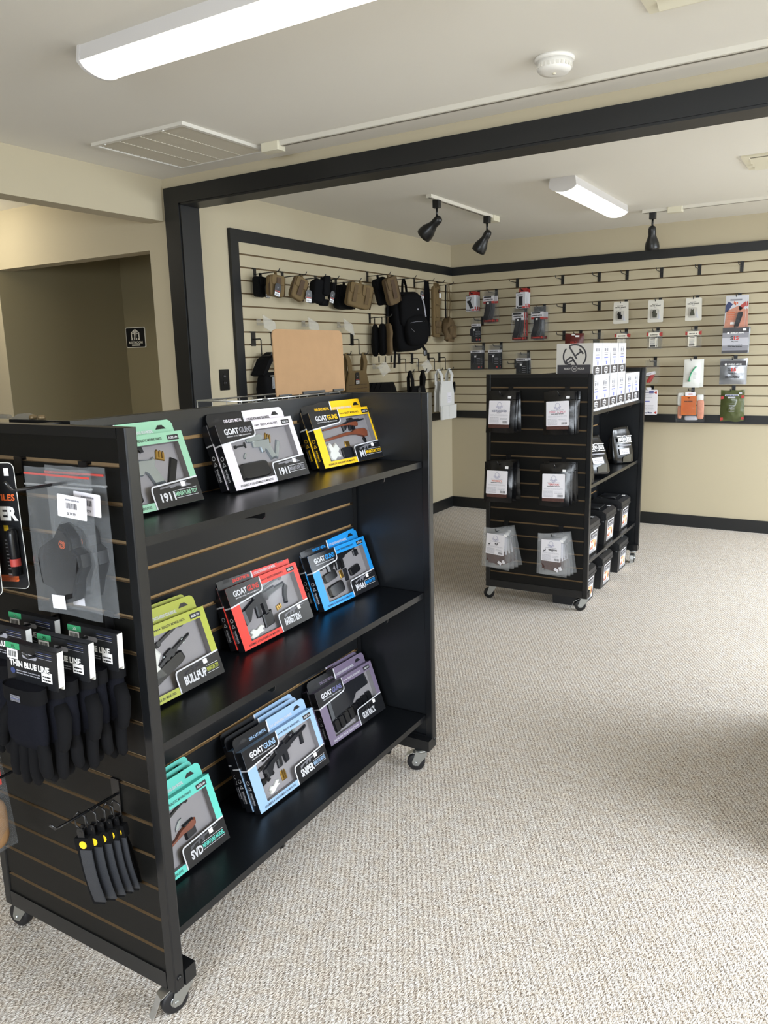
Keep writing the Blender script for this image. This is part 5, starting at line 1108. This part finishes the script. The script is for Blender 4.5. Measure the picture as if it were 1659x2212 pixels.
# ------------------------------------------------------------------ left slatwall: packs and pouches
HL = 'hooks on the left slatwall'
def strap(b, pts, w, th=.003, m=0, side=(1,0,0)):
    """flat webbing along pts; side = direction of its width"""
    pts = [V(p) for p in pts]; sd = V(side).normalized(); vs = []; n = len(pts)
    for i, p in enumerate(pts):
        tg = (pts[min(i+1, n-1)]-pts[max(i-1, 0)]).normalized(); nn = tg.cross(sd).normalized()
        vs += [p - sd*w/2 - nn*th/2, p + sd*w/2 - nn*th/2, p + sd*w/2 + nn*th/2, p - sd*w/2 + nn*th/2]
    fs = []
    for i in range(n-1):
        a, c = i*4, i*4+4
        for k in range(4): fs.append((a+k, a+(k+1) % 4, c+(k+1) % 4, c+k))
    fs += [(3,2,1,0), tuple(range((n-1)*4, n*4))]; b.add(vs, fs, m); return b
def loop(t, m='nylon_black', z=.004, h=.03, w=.012):
    b = MB(); strap(b, [(0,.004,-h),(0,.006,-h*.3),(0,.003,z),(0,-.003,z),(0,-.006,-h*.3),(0,-.004,-h)], w); return b.build('hang_loop', m, t)
def pouch(label, M, w, h, d, m, flaps=1, tagx=None, group=None, trim='nylon_black', wob=.006, seed=0, tagrot=0):
    t = thing('gear_pouch', label, 'pouch', M, group)
    loop(t, trim if m == 'nylon_black' else m)
    b = MB(); sup(b, (0,0,-.018-h/2), (w,d,h), .32, 0, 12, wob, seed); bd = b.build('body', m, t)
    fw = w/flaps
    for i in range(flaps):
        x = -w/2+fw*(i+.5)
        b = MB(); b.M = T(x, -d/2-.002, -.018-h*.24); sup(b, (0,0,0), (fw*.84,.012,h*.46), .35, 0, 10, wob*.5, seed+i); fl = b.build('flap', m, t)
        b = MB(); strap(b, [(x,-d/2-.009,-.02-h*.1),(x,-d/2-.0105,-.02-h*.3),(x,-d/2-.009,-.02-h*.62),(x,-d/2-.004,-.02-h*.8)], fw*.3); b.build('webbing', trim if m != 'nylon_black' else m, t)
    for s in (-1, 1):
        b = MB(); strap(b, [(s*w*.5,-d*.3,-.03),(s*w*.505,-d*.3,-.02-h*.5),(s*w*.48,-d*.3,-.02-h*.95)], d*.3, .002, 0, (0,1,0)); b.build('side_binding', trim, t)
    if tagx is not None: tagcard(t, tagx, -d/2-.016, -.02-h*.4, .045, .078, True, tagrot)
    return t
h1 = WL(-2.733, 1); hook(h1, .2, 'hook at the left end of the left slatwall with a black and a tan pouch', HL)
pouch('black square pouch with grey hang tag at the left end of the left slatwall', hung(h1, .045, .1), .118, .12, .05, 'nylon_black', 1, .006, 'pouches on the left slatwall', seed=1)
pouch('tan pouch with dark hang tag in front of the square black pouch', hung(h1, .165, -.2, .08), .115, .125, .05, 'nylon_coyote', 1, -.01, 'pouches on the left slatwall', 'nylon_dark_tan', seed=2, tagrot=.15)
h2 = WL(-2.463, 1); hook(h2, .2, 'second hook from the left on the left slatwall with a slim tan pouch', HL)
pouch('slim tan pouch tilted left with a dark tag hanging on cord', hung(h2, .16, -.35, .38), .105, .14, .045, 'nylon_coyote', 1, .055, 'pouches on the left slatwall', 'nylon_dark_tan', seed=3, tagrot=-.3)
h3 = WL(-2.256, 1); hook(h3, .2, 'third hook from the left on the left slatwall with a black holster pouch', HL)
t = thing('holster_pouch', 'bulky black holster pouch with long flap and barcode tag', 'pouch', hung(h3, .165, -.3, .2), 'pouches on the left slatwall')
b = MB(); sup(b, (-.02,0,-.095), (.105,.07,.15), .4, 0, 12, .012, 4); b.build('body', 'nylon_black', t)
b = MB(); sup(b, (.02,-.03,-.05), (.055,.035,.13), .4, 0, 10, .008, 6); b.build('flap', 'nylon_black', t)
b = MB(); sup(b, (-.055,.0,-.15), (.075,.06,.045), .5, 0, 10, .01, 8); b.build('muzzle_end', 'nylon_black', t)
b = MB(); sup(b, (.03,-.01,-.155), (.06,.05,.05), .5, 0, 10, .01, 9); b.build('side_pocket', 'nylon_black', t)
loop(t); tagcard(t, .068, -.05, -.075, .034, .078, True, .05)
h3b = WL(-2.102, 1); hook(h3b, .2, 'fourth hook from the left on the left slatwall with a small black case', HL)
pouch('small black case behind the holster pouch', hung(h3b, .13, .1), .045, .11, .04, 'nylon_black', 1, None, 'pouches on the left slatwall', seed=5)
h4 = WL(-1.86, 1); hook(h4, .22, 'fifth hook from the left on the left slatwall with black and tan magazine pouches', HL)
pouch('black double pouch with barcode tag behind the tan double pouch', hung(h4, .07, -.1, .03), .19, .165, .06, 'nylon_black', 2, .005, 'pouches on the left slatwall', seed=6)
pouch('tan double magazine pouch with two buckled flaps', hung(h4, .205, -.42, .2, dx=.01), .2, .165, .055, 'nylon_coyote', 2, None, 'pouches on the left slatwall', 'nylon_tan', seed=7)
h5 = WL(-1.44, 0); hook(h5, .21, 'sixth hook from the left on the left slatwall with two tall pouches', HL)
pouch('tall plain black pouch left of the tall tan pouch', hung(h5, .09, -.35, -.28), .115, .2, .05, 'nylon_black', 1, None, 'pouches on the left slatwall', seed=8)
pouch('tall tan pouch with folded top beside the backpack', hung(h5, .18, -.35, -.28), .115, .2, .055, 'nylon_tan', 1, None, 'pouches on the left slatwall', 'nylon_dark_tan', seed=9)
# backpack
h6 = WL(-1.051, 0); hook(h6, .21, 'hook carrying the black backpack', HL)
t = thing('backpack', 'large black backpack hanging on the left slatwall', 'backpack', hung(h6, .09, -.42, -.06))
b = MB(); strap(b, [(-.02,0,-.115),(-.014,0,-.05),(-.004,0,.003),(.004,0,.003),(.02,0,-.05),(.024,0,-.115)], .026, .004, 0, (0,1,0)); b.build('carry_handle', 'nylon_black', t)
b = MB(); sup(b, (0,.005,-.33), (.29,.15,.46), .42, 0, 16, .012, 3); b.build('body', 'nylon_black', t)
b = MB(); sup(b, (.005,-.07,-.25), (.23,.07,.26), .5, 0, 14, .008, 5); b.build('upper_panel', 'nylon_black', t)
b = MB(); sup(b, (.03,-.09,-.4), (.22,.08,.24), .6, 0, 14, .008, 6); pk = b.build('front_pocket', 'nylon_black', t)
b = MB(); b.tube([(-.05,-.125,-.34),(.0,-.133,-.333),(.09,-.126,-.335)], .0018, 6); b.tube([(-.055,-.118,-.37),(-.02,-.134,-.41)], .0012, 6); b.build('zipper', 'ink_grey', pk)
b = MB(); o_ = (.045,-.108,-.235); b.flat([(-.011,.008),(-.003,.0),(.003,.0),(.011,.008),(.005,-.001),(.001,-.012),(-.001,-.012),(-.005,-.001)], o_, X_, Z_); b.build('logo', 'ink_pale', t)
b = MB(); strap(b, [(.09,-.1,-.13),(.105,-.11,-.2),(.125,-.1,-.3)], .012, .002, 0, (1,0,0)); b.build('printed_ribbon', 'ink_grey', t)
for s, n in ((-1, 1), (1, 2)):
    b = MB(); strap(b, [(s*.11,.06,-.12),(s*.165,.02,-.22),(s*.175,.02,-.4),(s*.15,.04,-.52)], .05, .014, 0, (.3,1,0)); sp = b.build('shoulder_strap', 'nylon_black', t)
b = MB(); strap(b, [(.15,.02,-.5),(.17,.0,-.56)], .03, .003); strap(b, [(-.1,.03,-.53),(-.12,.02,-.6),(-.13,.02,-.68)], .02, .003); b.build('loose_strap', 'nylon_black', t)
b = MB(); sup(b, (.175,0,-.585), (.035,.016,.05), .4, 0, 10); b.build('buckle', 'toy_black', t)
tagcard(t, .13, -.06, -.1, .036, .062)
# tan rig and sling bag by the corner
h7 = WL(-.714, 0); hook(h7, .19, 'hook behind the backpack strap with a black sling', HL)
t = thing('black_sling', 'black sling strap hanging behind the backpack', 'sling', hung(h7, .12, .3))
b = MB(); strap(b, [(.0,0,.004),(.02,-.004,-.1),(.025,-.004,-.25),(.0,0,-.38),(-.02,.006,-.25),(-.015,.006,-.1),(0,.004,.004)], .03, .004, 0, (0,1,0)); b.build('webbing', 'nylon_black', t)
b = MB(); sup(b, (.005,0,-.38), (.07,.05,.12), .5, 0, 10, .006, 3); b.build('pad', 'nylon_black', t)
h8 = WL(-.525, 0); hook(h8, .19, 'hook carrying the long tan rig panel', HL)
t = thing('chest_rig', 'long tan rig panel with white tag beside the corner', 'rig', hung(h8, .1, .15))
b = MB(); sup(b, (0,.0,-.235), (.15,.035,.42), .25, 0, 14, .006, 2); b.build('panel', 'nylon_coyote', t)
b = MB(); sup(b, (.0,-.02,-.13), (.11,.02,.1), .3, 0, 10, .003, 3); b.build('upper_pouch', 'nylon_coyote', t)
b = MB(); sup(b, (.0,-.02,-.235), (.1,.016,.1), .3, 0, 10, .003, 4); b.build('middle_pouch', 'nylon_coyote', t)
for z in (-.335, -.39):
    for x in (-.045, 0, .045):
        b = MB(); sup(b, (x,-.022,z), (.04,.022,.05), .4, 0, 8, .003, 5); b.build('webbing_pouch', 'nylon_tan', t)
b = MB(); strap(b, [(-.05,-.012,-.04),(-.02,-.004,.0),(0,0,.004),(.02,-.004,.0),(.05,-.012,-.04)], .03, .004, 0, (0,1,0)); b.build('shoulder_loop', 'nylon_coyote', t)
b = MB(); b.box(-.0,-.034,-.12,.038,-.033,-.082); b.build('white_tag', 'price_tag', t)
tagcard(t, .015, -.03, -.05, .026, .036, False)
h9 = WL(-.3, 0); hook(h9, .16, 'last hook before the corner with the tan sling bag', HL)
t = thing('sling_bag', 'crumpled tan sling bag hanging in the corner', 'sling bag', hung(h9, .11, .2))
b = MB(); strap(b, [(.03,0,-.27),(.035,-.004,-.14),(.012,-.002,.003),(-.006,.002,.003),(-.02,.006,-.14),(-.02,.004,-.29)], .045, .005, 0, (1,.3,0)); b.build('shoulder_strap', 'nylon_tan', t)
b = MB(); strap(b, [(-.05,.01,-.0),(-.06,.012,-.14),(-.055,.01,-.28)], .03, .004, 0, (1,0,0)); b.build('black_strap', 'nylon_black', t)
b = MB(); sup(b, (.0,0,-.38), (.2,.07,.2), .45, 0, 14, .03, 5); b.build('body', 'nylon_tan', t)
b = MB(); sup(b, (.03,-.04,-.4), (.1,.03,.1), .4, 0, 10, .012, 6); b.build('pocket', 'nylon_tan', t)
b = MB(); sup(b, (-.06,-.035,-.39), (.06,.03,.09), .4, 0, 10, .012, 7); b.build('pocket', 'nylon_tan', t)
b = MB(); strap(b, [(-.09,-.02,-.47),(0,-.045,-.475),(.09,-.02,-.46)], .022, .003, 0, (0,0,1)); b.build('webbing', 'nylon_tan', t)
# three slim pouches on cord
hp = WL(-1.422, 4); hook(hp, .2, 'hook in the fifth slot with three slim pouches on cords', HL)
for i, (l, m, d, tl) in enumerate(((.045, 'nylon_black', .05, 'slim black pouch on a cord, nearest the slatwall'), (.11, 'nylon_black', .05, 'slim black pouch on a cord, between the other two'), (.165, 'nylon_tan', .035, 'slim tan pouch on a cord beside the backpack'))):
    t = thing('slim_pouch', tl, 'pouch', hung(hp, l, .75 + .1*i, .0), 'slim pouches on cords')
    b = MB(); b.tube([(-.008,0,-.05),(-.009,0,-.01),(0,0,.006),(.009,0,-.01),(.008,0,-.05)], .002, 6); b.build('cord', m, t)
    b = MB(); sup(b, (0,0,-.165), (.11,d,.24), .62, 0, 14, .006, i); b.build('body', m, t)
    b = MB(); b.tube([(0,-d/2-.001,-.07),(0,-d/2-.002,-.16),(0,-d/2-.001,-.26)], .002, 6); b.build('zipper', m, t)
    tagcard(t, -.03 if i == 0 else 0, -.02, -.285, .055 if i == 0 else .03, .05, i < 2)
# J hooks for plate carriers
def jhook(M, label):
    if 'J' in HOOKS: return dup(HOOKS['J'], M, label, 'drop hooks on the left slatwall')
    t = thing('drop_hook', label, 'hook', M, 'drop hooks on the left slatwall'); HOOKS['J'] = t
    b = MB(); b.box(-.02, -.0035, -.085, .02, -.0008, .004); b.box(-.026, -.0015, .0, .026, .009, .003); b.box(-.024, -.0015, -.078, .024, .006, -.075); b.lathe([(.004,0),(.004,.0015)], (0,-.005,-.03), Y_, 10); b.build('plate', 'wire', t)
    b = MB(); b.tube([(0,-.002,-.043),(0,-.056,-.043),(0,-.062,-.049),(0,-.062,-.142),(0,-.068,-.148),(0,-.128,-.148),(0,-.136,-.143),(0,-.142,-.126)], .0038, 8); b.build('prong', 'wire', t)
    return t
for y, k, l in ((-2.78, 6, 'black drop hook nearest the slatwall end, holding the black vest'), (-2.59, 6, 'black drop hook half hidden by the cardboard sheet'), (-1.9, 6, 'black drop hook hidden behind the cardboard, holding the tan vest'), (-1.676, 6, 'black drop hook right of the cardboard sheet, holding the tan vest'),
                (-.99, 8, 'black drop hook on the left strap of the black plate carrier'), (-.773, 8, 'black drop hook on the right strap of the black plate carrier'), (-.485, 8, 'black drop hook on the left strap of the white plate carrier'), (-.277, 8, 'black drop hook on the right strap of the white plate carrier')): jhook(WL(y, k), l)
def carrier(label, y0, y1, k, w, h, m, d=.03, tagx=0, molle=False, cut=.12, sw=.045, l=.1, tagm=True):
    yc = (y0+y1)/2; t = thing('plate_carrier', label, 'vest', T(.0155, yc, 2.0533-PITCH*k-.146) @ WALL_L @ T(0, -l, 0), 'plate carriers on the left slatwall')
    for x in (y0-yc, y1-yc):
        b = MB(); xi = x*.8; strap(b, [(xi,-d/2,-cut-.03),(x*.95,-d/2-.004,-cut*.5),(x,0,.006),(x*1.0,d/2,-cut*.4),(x*.98,d/2,-cut-.03)], sw, .007, 0, (1,0,0)); b.build('shoulder_strap', m, t)
    P = [(-w*.5,-h),(w*.5,-h),(w*.5,-cut-h*.3),(w*.36,-cut),(-w*.36,-cut),(-w*.5,-cut-h*.3)]
    for nm, yy in (('front_panel', -d/2), ('back_panel', d/2)):
        b = MB(); b.prism(P, (0,yy,0), X_, Z_, Y_, -.007, .007); b.build(nm, m, t)
    if molle:
        for r in range(6):
            for c in range(5):
                x0 = -w*.42+c*w*.17; z0 = -cut-h*.3-r*.026
                if z0 < -h+.01: continue
                b = MB(); b.box(x0, -d/2-.0085, z0, x0+w*.13, -d/2-.0065, z0+.004); b.build('laser_slot', 'nylon_dark_tan', t)
    if tagm: tagcard(t, tagx, -d/2-.012, -cut-.012, .05, .085, True)
    return t
carrier('tan plate carrier with slotted rows right of the cardboard sheet', -1.9, -1.676, 6, .29, .34, 'nylon_coyote', tagx=-.02, molle=True, cut=.12)
carrier('black plate carrier with grey hang tag above the near rack', -.99, -.773, 8, .29, .34, 'nylon_black', tagx=-.0, cut=.12)
t = carrier('white plate carrier hanging lowest beside the corner', -.485, -.277, 8, .27, .36, 'nylon_white', d=.05, cut=.1, tagm=False)
b = MB(); b.prism([(-.14,-.43),(.15,-.43),(.155,-.31),(-.145,-.31)], (0,-.034,0), X_, Z_, Y_, -.012, .0); b.build('cummerbund', 'nylon_white', t)
b = MB(); b.box(-.13, -.05, -.43, -.02, -.046, -.312); b.box(.0, -.05, -.43, .13, -.046, -.312); b.build('cummerbund_flap', 'nylon_white', t)
b = MB(); b.box(-.005, -.0345, -.29, .075, -.033, -.2, 0); b.bars((0,-.0349,0), X_, Z_, .012, -.27, .058, -.225, 3, 1); b.build('paper_tag', ['paper', 'ink_pale'], t)
b = MB(); sup(b, (.14,-.03,-.16), (.02,.02,.1), .5, 0, 8); b.build('side_strap', 'nylon_black', t)
t = thing('hooded_vest', 'padded black vest with grey buckle half hidden by the cardboard sheet', 'vest', T(.0155, -2.69, 2.0533-PITCH*6-.146) @ WALL_L @ T(0, -.09, 0))
b = MB(); strap(b, [(-.13,.03,-.12),(-.1,.0,-.03),(-.03,-.01,.008),(.04,-.01,.004),(.1,.0,-.07),(.14,.02,-.2)], .1, .03, 0, (0,1,0)); b.build('shoulder_pad', 'nylon_black', t)
b = MB(); sup(b, (-.07,0,-.3), (.16,.1,.4), .45, 0, 14, .012, 2); b.build('left_panel', 'nylon_black', t)
b = MB(); sup(b, (.09,-.01,-.32), (.2,.09,.38), .45, 0, 14, .012, 3); b.build('right_panel', 'nylon_black', t)
b = MB(); sup(b, (.09,-.06,-.33), (.14,.05,.25), .3, 0, 12, .006, 4); b.build('front_pouch', 'nylon_black', t)
b = MB(); b.box(-.12, -.062, -.125, -.06, -.058, -.118, 0); b.build('buckle_bar', 'zinc', t)
b = MB(); b.box(-.105, -.06, -.2, -.07, -.056, -.128); b.build('clear_sleeve', 'hazy_bag', t)
# clear sign holders and the black plates
for y, z, a, lab in ((-2.72, 5, .28, 'clear acrylic sign holder nearest the slatwall end'), (-2.26, 5, .28, 'clear acrylic sign holder above the middle of the cardboard'), (-1.84, 5, .28, 'clear acrylic sign holder above the right end of the cardboard'), (-1.38, 9, -.3, 'clear acrylic sign holder under the slim pouches'), (-.68, 9, -.3, 'clear acrylic sign holder between the black and white carriers')):
    t = thing('sign_holder', lab, 'sign holder', WL(y, z), 'clear acrylic sign holders')
    b = MB(); b.M = T(0, -.085, -.02) @ RY(a*1.2) @ RX(-.35); b.box(-.062, -.0015, -.06, .062, .0015, .03); b.box(-.06, -.004, -.0595, .06, -.0025, .02); b.M = None; b.build('plate', 'acrylic', t)
    b = MB(); b.box(-.02, -.07, -.035, -.017, .008, -.02); b.box(.017, -.07, -.035, .02, .008, -.02); b.box(-.02, -.002, -.035, .02, .0, .003); b.build('arm', 'acrylic', t)
t = thing('slatwall_shelf', 'black slatwall shelf under the dark armour plates, behind the near rack', 'shelf', WL(-1.42, 14))
b = MB(); b.box(-.24, -.2, -.02, .24, -.002, -.014); b.box(-.24, -.2, -.014, .24, -.197, .01); b.build('tray', 'powder', t)
for x in (-.2, .2):
    b = MB(); b.box(x-.002, -.18, -.05, x+.002, -.002, -.02); b.box(x-.012, -.003, -.075, x+.012, -.0008, .004); b.build('bracket', 'powder', t)
p0 = None
for i in range(5):
    M = WL(-1.42, 14) @ T(.03-.035*(4-i)+.07, -.15+.024*(4-i), -.0138) @ RZ(-.15) @ RX(-.2); lab = '%s dark armour plate in the row standing on the left slatwall shelf' % ORD[i]
    if p0: dup(p0, T(*(-0.0,0,0)) @ WL(-1.42, 14) @ T(.1-.034*i, -.15+.022*i, -.0138) @ RZ(-.1) @ RX(-.2), lab, 'dark armour plates'); continue
    t = p0 = thing('armour_plate', lab, 'armour plate', WL(-1.42, 14) @ T(.1, -.15, -.0138) @ RZ(-.1) @ RX(-.2), 'dark armour plates')
    P = [(-.125,0),(.125,0),(.125,.19),(.075,.262),(-.075,.262),(-.125,.19)]; b = MB()
    n = 8; rows = []
    vs = []; fs = []
    def curve(x): return .035*(x/.125)**2
    prof = [(-.125,.19),(-.1,.226),(-.075,.262),(-.035,.262),(0,.262),(.035,.262),(.075,.262),(.1,.226),(.125,.19)]
    for yy in (0, .016):
        for x, z in prof: vs += [(x, yy+curve(x), 0), (x, yy+curve(x), z)]
    m_ = len(prof)
    for q in range(m_-1):
        fs.append((2*q, 2*q+2, 2*q+3, 2*q+1)); o2 = 2*m_; fs.append((o2+2*q+1, o2+2*q+3, o2+2*q+2, o2+2*q)); fs.append((2*q+1, 2*q+3, o2+2*q+3, o2+2*q+1)); fs.append((2*q, o2+2*q, o2+2*q+2, 2*q+2))
    fs.append((0, 1, 2*m_+1, 2*m_)); fs.append((2*m_-2, 4*m_-2, 4*m_-1, 2*m_-1))
    b.add(vs, fs); b.build('plate', 'nylon_black', t)
    b = MB(); b.quad((0,-.002,0), X_, Z_, -.035, .08, .035, .14); b.build('label', 'ink_grey', t)

# ------------------------------------------------------------------ on top of the near rack
t = thing('wire_basket', 'chrome wire basket hung on the far side of the near rack', 'basket', GA @ T(-.322, .70, 1.192))
b = MB()
bw, bl, bh = -.17, .5, .127
def ring(z): b.tube([(0,0,z),(bw,0,z),(bw,bl,z),(0,bl,z),(0,0,z)], .0028, 6)
ring(bh); ring(.002); b.build('rim', 'chrome', t)
for i in range(9):
    y = bl*i/8; b = MB(); b.tube([(0,y,bh),(0,y,.01),(-.008,y,.002),(bw+.008,y,.002),(bw,y,.01),(bw,y,bh)], .0016, 5); b.build('cross_wire', 'chrome', t)
for i in range(1, 4):
    b = MB(); z = bh*i/4
    for x in (0, bw): b.tube([(x,0,z),(x,bl,z)], .0014, 5)
    b.build('side_wire', 'chrome', t)
for y in (.1, .42):
    b = MB(); b.box(0, y-.012, bh-.05, .0045, y+.012, bh+.002); b.build('bracket', 'powder', t)
t = thing('cardboard_sheet', 'plain brown cardboard sheet standing on the near rack', 'cardboard', GA @ T(-.334, .876, 1.3225) @ RZ(PI/2) @ RX(-.03))
b = MB(); b.prism(rrect(0, 0, .375, .2, .02, 5, (0,0,1,1)), (0,0,0), X_, Z_, Y_, 0, .004); b.build('sheet', 'cardboard', t)
b = MB(); b.box(.01, -.004, 0, .07, .012, .004); b.box(.13, -.004, 0, .25, .012, .008); b.box(.3, -.004, 0, .36, .012, .007); b.build('foot_tabs', 'carton_black', t)
t = thing('grey_clamp', 'grey plastic clamp with two bolts behind the near rack end', 'clamp', GA @ T(-.42, .1, 1.3165))
b = MB(); b.box(-.05, -.02, -.05, .16, -.004, -.0); b.build('rail', 'powder', t)
b = MB(); b.prism([(-.06,0),(.012,0),(.008,.008),(-.01,.013),(-.035,.011)], (0,0,0), X_, Z_, Y_, -.008, .006); b.prism([(-.15,0),(-.07,0),(-.08,.008),(-.11,.009)], (0,0,0), X_, Z_, Y_, -.008, .006); b.build('jaw', 'vent_dark', t)
for x in (.02, .05):
    b = MB(); b.lathe([(.008,.0),(.009,.005),(.006,.009),(.002,.010)], (x, -.008, .001), Z_, 12); b.build('bolt', 'bolt_brass', t)
